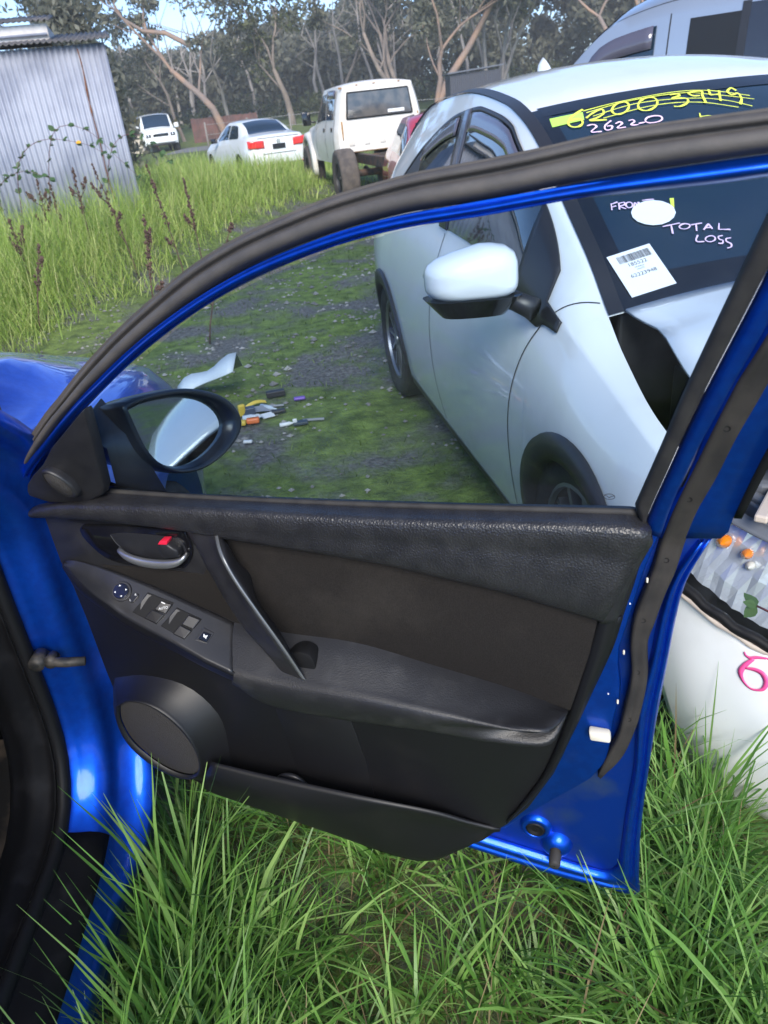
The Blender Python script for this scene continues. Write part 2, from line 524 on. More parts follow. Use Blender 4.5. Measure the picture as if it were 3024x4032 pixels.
LM = {}
LM['lush'] = leaf_mat('lush_grass', (0.078, 0.185, 0.036), (0.145, 0.32, 0.058), (0.31, 0.48, 0.15), 0.38, 0.3)
LM['thatch'] = leaf_mat('dry_thatch', (0.10, 0.07, 0.035), (0.19, 0.14, 0.07), (0.30, 0.25, 0.13), 0.7, 0.2)
LM['bank'] = leaf_mat('bank_grass', (0.21, 0.33, 0.06), (0.36, 0.50, 0.10), (0.56, 0.58, 0.24), 0.5, 0.4)
LM['short'] = leaf_mat('short_moss_grass', (0.05, 0.085, 0.018), (0.095, 0.15, 0.03), (0.18, 0.24, 0.07), 0.6, 0.3)

def under_cars(x, y):
    if -2.3 < x < -0.585 and -2.6 < y < 2.6: return True           # blue car
    dx, dy = x - 1.39, y - 1.98
    fx, fy = dx * .1429 - dy * .9897, dx * -.9897 - dy * .1429
    if -3.4 < fx < 1.02 and abs(fy) < .84 and not (fx < -.3 and fy > .74): return True      # white crossover
    return False

def near_grass():
    pts = []
    rng = RNG
    # dense tussocks round the open door
    C = [(rng.uniform(-0.62, 1.5), rng.uniform(0.25, 2.1)) for _ in range(280)]
    C += [(rng.uniform(0.30, 0.95), rng.uniform(0.55, 1.15)) for _ in range(60)]
    C += [(rng.uniform(-0.57, -0.28), rng.uniform(0.32, 0.95)) for _ in range(75)]
    L, A, W, Le, Cu = [], [], [], [], []
    for (cx, cy) in C:
        if under_cars(cx, cy): continue
        if -0.36 < cx < 0.16 and 0.75 < cy < 1.3 and rng.random() < 0.2: continue
        k = int(rng.integers(18, 46)); hh = rng.uniform(0.13, 0.25)
        if cx > 0.3 or cx < -0.33: hh *= 1.3
        if cy > 1.35: hh *= 0.6
        for _ in range(k):
            a = rng.uniform(0, 2 * math.pi); rr = abs(rng.normal(0, 0.035))
            x, y = cx + rr * math.cos(a), cy + rr * math.sin(a)
            if under_cars(x, y): continue
            pts.append((x, y, gz(x, y) - 0.01)); L.append(hh * rng.uniform(0.55, 1.35)); A.append(a + rng.normal(0, 0.7))
            W.append(rng.uniform(0.0028, 0.0080) * (1.7 if rng.random() < .06 else 1.0)); Le.append(abs(rng.normal(0.18, 0.2))); Cu.append(rng.uniform(0.2, 1.9))
    n = len(pts)
    o = ribbon_mesh('long_grass', LM['lush'], np.array(pts), np.array(L), np.array(W), np.array(A), np.array(Le), np.array(Cu))
    tag(o, 'long green grass growing under and around the open blue door', 'grass', kind='stuff')
    # low dense cover between the tussocks
    n = 15000
    x = RNG.uniform(-0.62, 2.0, n); y = RNG.uniform(0.2, 2.4, n)
    keep = np.array([not under_cars(a, b) for a, b in zip(x, y)])
    x, y = x[keep], y[keep]; n = len(x)
    b = np.stack([x, y, np.array([gz(a, c) for a, c in zip(x, y)]) - 0.004], 1)
    o = ribbon_mesh('low_grass', LM['lush'], b, RNG.uniform(0.03, 0.12, n), RNG.uniform(0.002, 0.005, n), RNG.uniform(0, 6.28, n), RNG.uniform(0.2, 0.9, n), RNG.uniform(0.2, 1.2, n), 3)
    tag(o, 'short green grass on the soil below the blue door', 'grass', kind='stuff')
    n = 6000
    x = RNG.uniform(-0.6, 1.9, n); y = RNG.uniform(0.2, 2.2, n)
    keep = np.array([not under_cars(a, b) for a, b in zip(x, y)])
    x, y = x[keep], y[keep]; n = len(x)
    b = np.stack([x, y, np.array([gz(a, c) for a, c in zip(x, y)]) + RNG.uniform(-.004, .02, n)], 1)
    o = ribbon_mesh('dry_thatch', LM['thatch'], b, RNG.uniform(0.03, 0.16, n), RNG.uniform(0.0015, 0.004, n), RNG.uniform(0, 6.28, n), RNG.uniform(0.9, 1.6, n), RNG.uniform(-0.3, 0.6, n), 3)
    tag(o, 'dry straw coloured thatch lying among the green grass', 'dry grass', kind='stuff')
near_grass()
def straws():
    n = 420
    x = RNG.uniform(-.58, 1.5, n); y = RNG.uniform(.3, 1.7, n)
    b = np.stack([x, y, np.array([gz(a, c) for a, c in zip(x, y)])], 1)
    o = ribbon_mesh('straw', LM['thatch'], b, RNG.uniform(.12, .34, n), RNG.uniform(.0018, .0042, n), RNG.uniform(0, 6.28, n), np.abs(RNG.normal(.45, .4, n)), RNG.uniform(.1, 1.6, n))
    tag(o, 'pale dry straws standing among the long green grass', 'straw', kind='stuff')
straws()

BY = [0, 4.5, 6.57, 7.46, 8.27, 9.9, 11.7, 12.8, 15.4, 22, 30, 44]
BX = [-5.2, -4.0, -3.0, -2.55, -2.2, -2.0, -1.6, -1.15, -0.47, -0.2, 0.2, 1.5]
def bank_grass():
    n = 52000
    y = 5.0 + 27 * RNG.random(n) ** 1.5
    x = np.interp(y, BY, BX) - np.abs(RNG.normal(0, 1, n)) * (1.2 + 0.16 * y)
    x += RNG.normal(0, 0.12, n)
    edge = np.clip((np.interp(y, BY, BX) - x) / 0.9, 0, 1)
    keep = (x > -9.5) & ~((x < -3.0 + (y - 12) * -0.2) & (y > 11.7 + 0.25 * (-3.0 - x) * -1) & (y < 15))
    x, y, edge = x[keep], y[keep], edge[keep]; n = len(x)
    clump = np.array([noise.noise((a * 0.8, b * 0.8, 3)) for a, b in zip(x, y)])
    h = (0.17 + 0.54 * edge) * (1.0 + 0.45 * clump) * RNG.uniform(0.6, 1.25, n)
    h *= np.where(y > 16, 0.8, 1.0)
    b = np.stack([x, y, np.array([gz(a, c) for a, c in zip(x, y)]) - 0.01], 1)
    o = ribbon_mesh('bank_grass', LM['bank'], b, h, RNG.uniform(0.004, 0.008, n) * (0.7 + y / 14), RNG.uniform(0, 6.28, n), np.abs(RNG.normal(0.12, 0.16, n)), RNG.uniform(0.1, 1.5, n), 3)
    tag(o, 'tall bright green grass covering the bank before the tin shed', 'grass', kind='stuff')
    # short turf on the track and its verges
    n = 42000
    y = 1.9 + 20 * RNG.random(n) ** 1.7; x = RNG.uniform(-4.6, 2.4, n)
    m1 = np.array([noise.noise((a * 1.3, b * 1.3, 8)) for a, b in zip(x, y)])
    keep = (m1 > -0.06) & ~np.array([under_cars(a, c) for a, c in zip(x, y)])
    x, y = x[keep], y[keep]; n = len(x)
    b = np.stack([x, y, np.array([gz(a, c) for a, c in zip(x, y)]) - 0.004], 1)
    o = ribbon_mesh('track_turf', LM['short'], b, RNG.uniform(0.015, 0.06, n) * (0.8 + y / 20), RNG.uniform(0.003, 0.006, n) * (0.7 + y / 8), RNG.uniform(0, 6.28, n), RNG.uniform(0.1, 1.0, n), RNG.uniform(0.2, 1.0, n), 2)
    tag(o, 'short mossy turf growing across the gravel track', 'turf', kind='stuff')
    n = 9000
    y = 14 + 34 * RNG.random(n); x = RNG.uniform(-3, 9, n)
    b = np.stack([x, y, np.array([gz(a, c) for a, c in zip(x, y)]) - 0.01], 1)
    o = ribbon_mesh('yard_grass', LM['bank'], b, RNG.uniform(0.06, 0.22, n), RNG.uniform(0.012, 0.03, n), RNG.uniform(0, 6.28, n), RNG.uniform(0.1, 0.6, n), RNG.uniform(0.2, 1.0, n), 2)
    tag(o, 'grass on the yard behind and under the pickup', 'grass', kind='stuff')
bank_grass()

def stones():
    mb = MB()
    for _ in range(3200):
        x = RNG.uniform(-3.2, 1.0); y = RNG.uniform(2.6, 11)
        if noise.noise((x * 1.3, y * 1.3, 8)) > 0.12: continue
        r = RNG.uniform(0.006, 0.022) * (1.8 if RNG.random() < 0.08 else 1)
        c = Vector((x, y, gz(x, y) + r * 0.25))
        q = [c + Vector((RNG.uniform(.6, 1.2) * r * a, RNG.uniform(.6, 1.2) * r * b, RNG.uniform(.4, .8) * r * d)) for a, b, d in ((1, 0, 0), (-1, 0, 0), (0, 1, 0), (0, -1, 0), (0, 0, 1), (0, 0, -1))]
        mb.add(q, [(0, 2, 4), (2, 1, 4), (1, 3, 4), (3, 0, 4), (2, 0, 5), (1, 2, 5), (3, 1, 5), (0, 3, 5)])
    me = bpy.data.meshes.new('gravel'); me.from_pydata(mb.v, [], mb.f)
    me.materials.append(mat('gravel_stone', (0.12, 0.115, 0.115), 0.85, col2=(0.28, 0.27, 0.26), nscale=3))
    tag(new_obj('gravel', me), 'loose grey gravel on the mossy track', 'gravel', kind='stuff')
stones()

# ------------------------------------------------------------------ tin shed
def tin_shed():
    root = tag(empty('tin_shed', (-3.3, 12.0, 0.2)), 'old corrugated iron shed with rusty seam behind the long grass', 'shed')
    m_tin = mat('galvanised_iron', (0.27, 0.29, 0.36), 0.5, 0.25, col2=(0.36, 0.38, 0.45), nscale=2.2, detail=8, rough2=0.62)
    m_roof = mat('weathered_roof_iron', (0.06, 0.06, 0.065), 0.7, col2=(0.12, 0.11, 0.11), nscale=6)
    m_white = mat('pale_roof_sheet', (0.62, 0.60, 0.60), 0.6, col2=(0.42, 0.38, 0.35), nscale=3)
    ux, uy = -0.970, -0.243                    # along the wall, leftwards and a little nearer
    nx, ny = 0.243, -0.970                     # out of the wall, towards the camera
    cx, cy = -3.03, 12.0
    z0, z1 = 0.15, 2.60
    pitch = 0.076
    def P(a, z, t): return (cx + ux * a + nx * t, cy + uy * a + ny * t, z)
    off = root.location
    a0 = 0.0
    for k in range(8):
        a1 = a0 + (0.36 if k == 0 else 0.762)
        mb = MB(); xs = np.arange(a0 - 0.01, a1 + 0.02, pitch / 8)
        rows = []
        tilt = RNG.uniform(-.004, .004)
        for z in (z0, 1.2, z1 - 0.03):
            rows.append([P(a, z, 0.004 * (k % 2) + 0.016 * math.sin(2 * math.pi * a / pitch) + tilt * (z - 1)) for a in xs])
        mb.grid(rows)
        mb.build('wall_sheet', m_tin, root, off=off, solid=0.001)
        a0 = a1
    # rust run along the first overlap
    mb = MB(); rows = []
    for i, z in enumerate(np.linspace(0.5, 2.52, 26)):
        w = 0.005 + 0.016 * abs(noise.noise((0, 0, z * 7)))
        rows.append([P(0.36 + 0.03 * noise.noise((3, 1, z * 1.5)) + s * w, z, 0.0225) for s in (-1, 1)])
    mb.grid(rows); mb.build('rust_streak', MT['rust'], root, off=off, solid=0.001)
    # side wall running away
    mb = MB(); rows = []
    xs = np.arange(0, 3.2, pitch / 8)
    for z in (z0, z1 - 0.05):
        rows.append([(cx - nx * a + ux * -0.01 * math.sin(2 * math.pi * a / pitch), cy - ny * a - uy * 0.01 * math.sin(2 * math.pi * a / pitch), z) for a in xs])
    mb.grid(rows); mb.build('side_wall', m_tin, root, off=off, solid=0.001)
    # roof with its scalloped eave
    mb = MB(); xs = np.arange(-0.10, 6.2, pitch / 8); rows = []
    for (t, dz) in ((0.14, 0.0), (-1.6, 0.22), (-3.3, 0.42)):
        rows.append([P(a, z1 + dz + 0.03 * math.sin(a * 0.9) * (1 if t > 0 else 0) + 0.012 * math.sin(2 * math.pi * a / pitch) + (0.05 * max(0, 0.25 - a) if t > 0 else 0), t) for a in xs])
    mb.grid(rows); mb.build('roof', m_roof, root, off=off, solid=0.012)
    # raised pale section behind
    mb = MB()
    for (t, a_, b_, za, zb) in ((-0.9, 0.72, 6.0, 2.66, 2.93),):
        mb.grid([[P(a_, za, t), P(b_, za, t)], [P(a_, zb, t), P(b_, zb, t)]])
        mb.grid([[P(a_, za, t), P(a_, za, t - 2)], [P(a_, zb, t), P(a_, zb, t - 2)]])
    mb.build('clerestory', m_white, root, smooth=False, off=off, solid=0.02)
    mb = MB(); xs = np.arange(0.66, 6.1, pitch / 8); rows = []
    for (t, dz) in ((-0.78, 0.0), (-2.6, 0.25)):
        rows.append([P(a, 2.955 + dz + 0.012 * math.sin(2 * math.pi * a / pitch), t) for a in xs])
    mb.grid(rows); mb.build('roof', m_roof, root, off=off, solid=0.012)
    mb = MB(); mb.tube([P(0.72, 2.80, -0.85), P(6, 2.80, -0.85)], 0.018, 5)
    mb.build('flashing', m_tin, root, off=off)
    mb = MB(); mb.box(P(3, 1.3, -2.6), (5.5, 3.0, 2.4), Matrix.Rotation(math.atan2(uy, ux), 3, 'Z'))
    mb.build('inner_frame', m_roof, root, smooth=False, off=off)
tin_shed()

# ------------------------------------------------------------------ trees
BARK = {
    'tan': mat('tan_bark', (0.27, 0.215, 0.18), 0.85, col2=(0.18, 0.15, 0.135), nscale=1.5, bump=('noise', 9, 0.5, 0.05)),
    'pale': mat('pale_bark', (0.34, 0.305, 0.28), 0.85, col2=(0.22, 0.195, 0.185), nscale=1.2, bump=('noise', 9, 0.5, 0.05)),
    'orange': mat('orange_bark', (0.33, 0.215, 0.155), 0.85, col2=(0.23, 0.18, 0.16), nscale=1.2, bump=('noise', 9, 0.5, 0.05)),
}
LEAF = [leaf_mat('gum_leaves', (0.075, 0.080, 0.055), (0.140, 0.145, 0.100), (0.22, 0.22, 0.16), 0.5, 0.3),
        leaf_mat('dark_leaves', (0.105, 0.110, 0.080), (0.160, 0.162, 0.120), (0.22, 0.215, 0.165), 0.5, 0.4),
        leaf_mat('olive_leaves', (0.035, 0.045, 0.018), (0.07, 0.085, 0.030), (0.13, 0.14, 0.06), 0.5, 0.25)]

def leaf_cloud(name, m, centres, radii, per, size, parent=None, off=(0, 0, 0), flat=0.8):
    P, R = [], []
    C = np.repeat(np.array(centres, float), per, 0); rad = np.repeat(np.array(radii, float), per)
    n = len(C)
    d = RNG.normal(size=(n, 3)); d /= np.linalg.norm(d, axis=1)[:, None]
    r = rad * RNG.random(n) ** (1 / 2.2)
    p = C + d * r[:, None] * np.array([1, 1, flat])
    a = RNG.normal(size=(n, 3)); a[:, 2] -= 0.5; a /= np.linalg.norm(a, axis=1)[:, None]
    b = np.cross(a, RNG.normal(size=(n, 3))); b /= np.linalg.norm(b, axis=1)[:, None]
    s = size * RNG.uniform(0.6, 1.4, n)[:, None]
    V = np.stack([p - a * s, p + b * s * 0.42, p + a * s, p - b * s * 0.42], 1) - np.array(off)
    me = bpy.data.meshes.new(name)
    me.vertices.add(n * 4); me.vertices.foreach_set('co', V.reshape(-1))
    me.loops.add(n * 4); me.loops.foreach_set('vertex_index', np.arange(n * 4, dtype=np.int32))
    me.polygons.add(n); me.polygons.foreach_set('loop_start', np.arange(0, n * 4, 4, dtype=np.int32))
    me.update(calc_edges=True); me.materials.append(m)
    return new_obj(name, me, parent)

def gum_tree(x, y, h, lean, bark, leaf, label, seed, fork=0.35, crown=1.0, r0=None, stems=1, per=130, extra=None, spread=1.0):
    rnd = random.Random(seed)
    z = gz(x, y) - 0.1
    root = tag(empty('gum_tree', (x, y, z)), label, 'tree', 'gum trees along the back of the yard')
    mb = MB(); tips = []
    r0 = (r0 or h * 0.022) * 0.74
    def branch(p, d, L, r, depth):
        pts = [p]; rr = [r]; n = 5
        dd = d.copy()
        for i in range(n):
            dd = (dd + Vector((rnd.gauss(0, .16), rnd.gauss(0, .16), rnd.gauss(0.03, .08)))).normalized()
            pts.append(pts[-1] + dd * (L / n)); rr.append(r * (1 - 0.45 * (i + 1) / n))
        mb.tube(pts, rr, 6 if depth < 2 else 4, cap=False)
        if depth >= 3 or r < 0.025:
            tips.append(pts[-1]); tips.append(pts[-2]); return
        if depth >= 2: tips.append(pts[-1])
        k = 2 if depth == 0 else rnd.choice([2, 2, 3])
        for j in range(k):
            a = rnd.uniform(0, 6.28); sp = rnd.uniform(0.35, 0.85) * spread
            nd = (dd + Vector((math.cos(a) * sp, math.sin(a) * sp * 0.6, rnd.uniform(-.05, .35)))).normalized()
            branch(pts[-1], nd, L * rnd.uniform(0.6, 0.9), rr[-1] * rnd.uniform(0.6, 0.85), depth + 1)
        if rnd.random() < 0.6:
            a = rnd.choice([-1, 1])
            nd = (dd + Vector((a * 0.9, rnd.gauss(0, .3), 0.1))).normalized()
            branch(pts[3], nd, L * 0.6, rr[3] * 0.5, depth + 2)
    for sidx in range(stems):
        ln = lean + (0 if stems == 1 else rnd.uniform(-.28, .28))
        branch(Vector((x + (rnd.uniform(-.4, .4) if stems > 1 else 0), y, z)), Vector((ln, rnd.uniform(-.1, .1), 1)).normalized(), h * fork, r0 * (1 if stems == 1 else .75), 0)
    if extra:
        for (p0, path, r) in extra:
            pts = [Vector((x + a, y, z + b)) for a, b in path]
            mb.tube(pts, list(np.linspace(r, r * 0.3, len(pts))), 6, cap=False); tips.append(pts[-1])
    mb.build('trunk', BARK[bark], root, off=(x, y, z))
    if crown > 0:
        c = [t + Vector((rnd.gauss(0, .3), rnd.gauss(0, .3), rnd.gauss(.2, .3))) for t in tips]
        leaf_cloud('crown', LEAF[leaf], [tuple(t) for t in c], [rnd.uniform(0.5, 1.25) * crown for _ in c], per, 0.16, root, (x, y, z), 0.7)
    return root

gum_tree(-16.8, 45, 10.5, 0.05, 'pale', 0, 'wispy pale gum tree rising behind the tin shed roof', 3, per=60, crown=0.8)
gum_tree(-13.2, 44, 10.0, 0.1, 'pale', 0, 'slim gum tree between shed roof and dense dark tree', 31, per=80, crown=0.9)
gum_tree(-6.7, 50, 11.5, -0.26, 'orange', 0, 'gum tree with orange trunk leaning left behind the far white four wheel drive', 5, fork=0.42, r0=0.34, extra=[(0, [(-1.2, 5.0), (-2.4, 5.7), (-3.6, 5.9), (-4.6, 6.6), (-4.9, 7.4)], 0.16)])
gum_tree(-9.6, 52, 10.0, -0.18, 'tan', 0, 'thin brown gum tree left of the leaning orange trunk', 9, per=90, crown=0.9, r0=0.18)
gum_tree(-7.4, 58, 11.0, 0.03, 'pale', 0, 'slender pale gum tree right of the leaning orange trunk', 12, r0=0.2, crown=1.0)
gum_tree(-3.0, 55, 11.5, -0.03, 'tan', 2, 'forked tan gum tree standing alone behind the white sedan', 14, fork=0.30, r0=0.33, crown=1.1, spread=1.2)
gum_tree(0.2, 62, 12.0, 0.0, 'tan', 1, 'dark leaved gum tree behind the pickup mirror', 17, r0=0.2, crown=1.2)
gum_tree(3.9, 50, 13.0, -0.06, 'tan', 0, 'many stemmed gum tree directly above the pickup cab', 21, fork=0.4, r0=0.34, stems=3)
gum_tree(5.2, 46, 11.5, 0.16, 'orange', 0, 'gum tree with one long limb reaching right beside the dark shed', 24, r0=0.26, fork=0.3, extra=[(0, [(0, 0.3), (0.8, 1.9), (2.0, 3.3), (3.2, 5.0), (4.2, 6.6), (5.0, 8.0)], 0.24)])
gum_tree(9.0, 48, 12.0, 0.05, 'pale', 0, 'pale many stemmed gum tree right of the dark shed', 28, stems=4, fork=0.42, r0=0.24)
gum_tree(10.4, 52, 12.0, 0.12, 'pale', 2, 'greyish gum tree between the pale stems and the van', 33, stems=2, fork=0.4, r0=0.22)
gum_tree(13.6, 40, 10.0, -0.32, 'orange', 2, 'orange barked gum tree leaning left in front of the van', 37, fork=0.4, r0=0.24, spread=1.1)
gum_tree(15.3, 42, 10.0, 0.2, 'orange', 2, 'reddish gum tree close behind the van windscreen', 41, fork=0.35, r0=0.26)

def dense_tree(x, y, h, w, leaf, label, seed):
    rnd = random.Random(seed); z = gz(x, y) - 0.1
    root = tag(empty('evergreen_tree', (x, y, z)), label, 'tree')
    mb = MB(); mb.tube([(x, y, z), (x + .1, y, z + h * .5), (x, y, z + h * .9)], [h * .03, h * .02, .03], 6)
    mb.build('trunk', BARK['tan'], root, off=(x, y, z))
    c = []; r = []
    for i in range(150):
        t = rnd.random(); a = rnd.uniform(0, 6.28); wr = w * (1 - t ** 1.6 * 0.75) * (0.55 + 0.45 * rnd.random())
        c.append((x + math.cos(a) * wr, y + math.sin(a) * wr, z + h * (0.06 + 0.9 * t))); r.append(rnd.uniform(0.4, 0.9))
    leaf_cloud('crown', LEAF[leaf], c, r, 75, 0.13, root, (x, y, z), 0.9)
dense_tree(-8.4, 29, 5.6, 1.25, 1, 'dense dark evergreen tree right behind the tin shed corner', 4)

def woodland():
    c, r = [], []
    for _ in range(1500):
        x = RNG.uniform(-60, 75); y = RNG.uniform(68, 92)
        top = float(np.interp(x, [-40, -22, -10, 0, 6, 30], [3.5, 4.2, 5.5, 7.0, 10.5, 12.0])) + 2.2 * noise.noise((x * 0.12, 0, 4)) + 1.8 * noise.noise((x * 0.3, 2, 4))
        c.append((x, y, gz(x, y) + top * RNG.random() ** 0.8)); r.append(RNG.uniform(1.0, 2.2))
    o = leaf_cloud('woodland', LEAF[1], c, r, 190, 0.30)
    tag(o, 'dark mass of trees closing the view behind the gum trees', 'woodland', kind='stuff')
    mb = MB()
    for _ in range(60):
        x = RNG.uniform(-50, 65); y = RNG.uniform(64, 70); z = gz(x, y); h = RNG.uniform(5, 9)
        p = [Vector((x, y, z))]
        for k in range(4): p.append(p[-1] + Vector((RNG.normal(0, .35), 0, h / 4)))
        mb.tube(p, [.16, .13, .1, .07, .03], 5, cap=False)
        for k in (2, 3):
            q = [p[k], p[k] + Vector((RNG.normal(0, 1.0), 0, 1.0)), p[k] + Vector((RNG.normal(0, 1.6), 0, 2.2))]
            mb.tube(q, [.06, .05, .02], 4, cap=False)
    tag(mb.build('far_trunks', BARK['pale']), 'far pale trunks standing at the edge of the woodland', 'tree trunks', kind='stuff')
    c, r = [], []
    for _ in range(170):
        x = RNG.uniform(-26, 34); y = RNG.uniform(58, 64)
        c.append((x, y, gz(x, y) + RNG.uniform(0, 1.1))); r.append(RNG.uniform(0.5, 1.2))
    o = leaf_cloud('scrub', LEAF[2], c, r, 60, 0.16)
    tag(o, 'low olive scrub at the foot of the woodland', 'scrub', kind='stuff')
woodland()
# ------------------------------------------------------------------ vehicle shells
class Shell:
    """body surface: x forward, y to the car's right (side=+1), z up.
    v 0..1 lower side, 1..2 window band, 2..3 roof or bonnet to the centre line"""
    def __init__(s, xk, cols, arches=(), bulge=0.012, zlow=0.2):
        s.f = {k: pchip(xk, c) for k, c in cols.items()}
        s.x0, s.x1 = xk[0], xk[-1]; s.arches = arches; s.bulge = bulge; s.zlow = zlow
    def zs(s, x):
        z = s.f['zs'](x)
        for (ax, az, r) in s.arches:
            if abs(x - ax) < r:
                z = max(z, az + math.sqrt(r * r - (x - ax) ** 2))
        return z
    def ev(s, x, v, side=1):
        f = s.f
        zbt, ybt = f['zbelt'](x), f['ybelt'](x)
        if v <= 1:
            z0 = s.zs(x); z = z0 + (zbt - z0) * v
            zm, ym, ys = f['zm'](x), f['ym'](x), f['ys'](x)
            if z < zm: y = ym - (ym - ys) * min(1.3, (zm - z) / max(.05, zm - s.zlow)) ** 2
            else: y = ym - (ym - ybt) * min(1.0, (z - zm) / max(.02, zbt - zm)) ** 2
        elif v <= 2:
            w = v - 1; z = zbt + (f['ze'](x) - zbt) * w
            y = ybt + (f['ye'](x) - ybt) * w + s.bulge * math.sin(math.pi * w)
        else:
            w = v - 2; y = f['ye'](x) * (1 - w)
            z = f['ze'](x) + (f['zc'](x) - f['ze'](x)) * (1 - (1 - w) ** 2.2)
        return Vector((x, -side * y, z))
    def nrm(s, x, v, side=1):
        e = 1e-3
        a = s.ev(min(x + e, s.x1), v, side) - s.ev(max(x - e, s.x0), v, side)
        b = s.ev(x, min(v + e, 3), side) - s.ev(x, max(v - e, 0), side)
        n = a.cross(b)
        if n.length < 1e-12: return Vector((0, -side, 0))
        n.normalize()
        ref = Vector((0, -side, 0.35)) if v < 2 else Vector((0.1, 0.0, 1))
        return n if n.dot(ref) > 0 else -n
    def body(s, name, m, parent, n=64, skip=None, extra_x=(), nv=(10, 6, 8)):
        xs = list(np.linspace(s.x0, s.x1, n)) + list(extra_x)
        for (ax, az, r) in s.arches:
            for t in np.linspace(0, math.pi, 15): xs.append(ax + r * math.cos(t) * 0.9999)
            xs += [ax - r - .002, ax + r + .002]
        xs = np.unique(np.round(np.clip(xs, s.x0, s.x1), 4))
        vs = np.concatenate([np.linspace(0, 1, nv[0] + 1)[:-1], np.linspace(1, 2, nv[1] + 1)[:-1], np.linspace(2, 3, nv[2] + 1)])
        mb = MB()
        for side in (1, -1):
            V = [s.ev(x, v, side) for x in xs for v in vs]; F = []; k = len(vs)
            for i in range(len(xs) - 1):
                for j in range(k - 1):
                    if skip and skip(0.5 * (xs[i] + xs[i + 1]), 0.5 * (vs[j] + vs[j + 1]), side): continue
                    F.append((i * k + j, i * k + j + 1, (i + 1) * k + j + 1, (i + 1) * k + j))
            mb.add(V, F)
        for x in (s.x0, s.x1):
            ring = [s.ev(x, v, 1) for v in vs] + [s.ev(x, v, -1) for v in vs[::-1][1:]]
            mb.add(ring, [tuple(range(len(ring)))])
        return mb.build(name, m, parent, autosm=50)
    def patch(s, name, m, parent, xs, lo, hi, off=0.004, nv=6, sides=(1,), solid=0.0, through=False):
        mb = MB()
        lo = lo if callable(lo) else (lambda x, c=lo: c)
        hi = hi if callable(hi) else (lambda x, c=hi: c)
        if through:
            rows = []
            for x in xs:
                a = np.linspace(lo(x), 3, nv)
                row = [s.ev(x, v, 1) + s.nrm(x, v, 1) * off for v in a] + [s.ev(x, v, -1) + s.nrm(x, v, -1) * off for v in a[::-1][1:]]
                rows.append(row)
            mb.grid(rows)
        else:
            for side in sides:
                mb = MB()
                mb.grid([[s.ev(x, v, side) + s.nrm(x, v, side) * off for v in np.linspace(lo(x), hi(x), nv)] for x in xs])
                o = mb.build(name, m, parent, solid=solid)
            return o
        return mb.build(name, m, parent, solid=solid)
    def seam(s, name, m, parent, pts, w=0.006, off=0.0015, side=1):
        P = crv(pts, 40)
        c = [s.ev(a, b, side) + s.nrm(a, b, side) * off for a, b in P]
        rows = []
        for i, p in enumerate(c):
            d = (c[min(i + 1, 39)] - c[max(i - 1, 0)]).normalized()
            t = d.cross(s.nrm(P[i][0], P[i][1], side)).normalized() * (w / 2)
            rows.append([p - t, p + t])
        mb = MB(); mb.grid(rows)
        return mb.build(name, m, parent)

def wheel(parent, x, y, z, r, w, side, tyre='tyre', rim='rim', spokes=10, rr=0.68, hub=True):
    """wheel: tyre lathe with the rim and its spokes as its pieces"""
    prof = [(r * rr, w * .42), (r * .80, w * .5), (r * .93, w * .49), (r * .985, w * .40), (r, w * .25), (r, -w * .25), (r * .985, -w * .40), (r * .93, -w * .49), (r * .8, -w * .5), (r * rr, -w * .42)]
    mb = MB(); mb.lathe(prof, 32)
    t = mb.build('wheel', MT[tyre], parent)
    t.location = (x, y, z)
    mb = MB(); mb.lathe([(r * rr, w * .42), (r * rr * .93, w * .36), (r * rr * .90, w * .1), (r * .1, w * .06), (0.001, w * .06)], 28)
    mb.lathe([(r * rr, -w * .42), (r * rr * .93, -w * .36), (r * rr * .90, -w * .1), (r * .1, -w * .06), (0.001, -w * .06)], 28)
    o = mb.build('rim_barrel', MT['rim_dk'], t)
    mb = MB()
    s = 1 if side > 0 else -1
    for k in range(spokes):
        a = 2 * math.pi * k / spokes
        c0, c1 = r * .10, r * rr * .95
        pts = []
        for (q, hw) in ((c0, .16), (c1 * .6, .07), (c1, .055)):
            for sg in (-1, 1):
                ang = a + sg * hw * (1 if q > c0 else 1.6)
                pts.append((q * math.cos(ang), s * (w * .34 - .02 * (q > c0 * 2) * 0), q * math.sin(ang)))
        mb.add(pts + [(p[0] * .98, p[1] - s * .03, p[2] * .98) for p in pts], [(0, 1, 3, 2), (2, 3, 5, 4), (0, 2, 8, 6), (2, 4, 10, 8), (1, 7, 9, 3), (3, 9, 11, 5)])
    mb.lathe([(r * .12, s * w * .30), (r * .11, s * w * .38), (0.001, s * w * .39)], 16)
    mb.lathe([(r * rr, s * w * .42), (r * rr * .95, s * w * .43), (r * rr * .93, s * w * .36)], 28)
    mb.build('rim', MT[rim], t, autosm=30)
    return t

MT['grey_plastic'] = mat('grey_moulding', (0.10, 0.11, 0.13), 0.45)
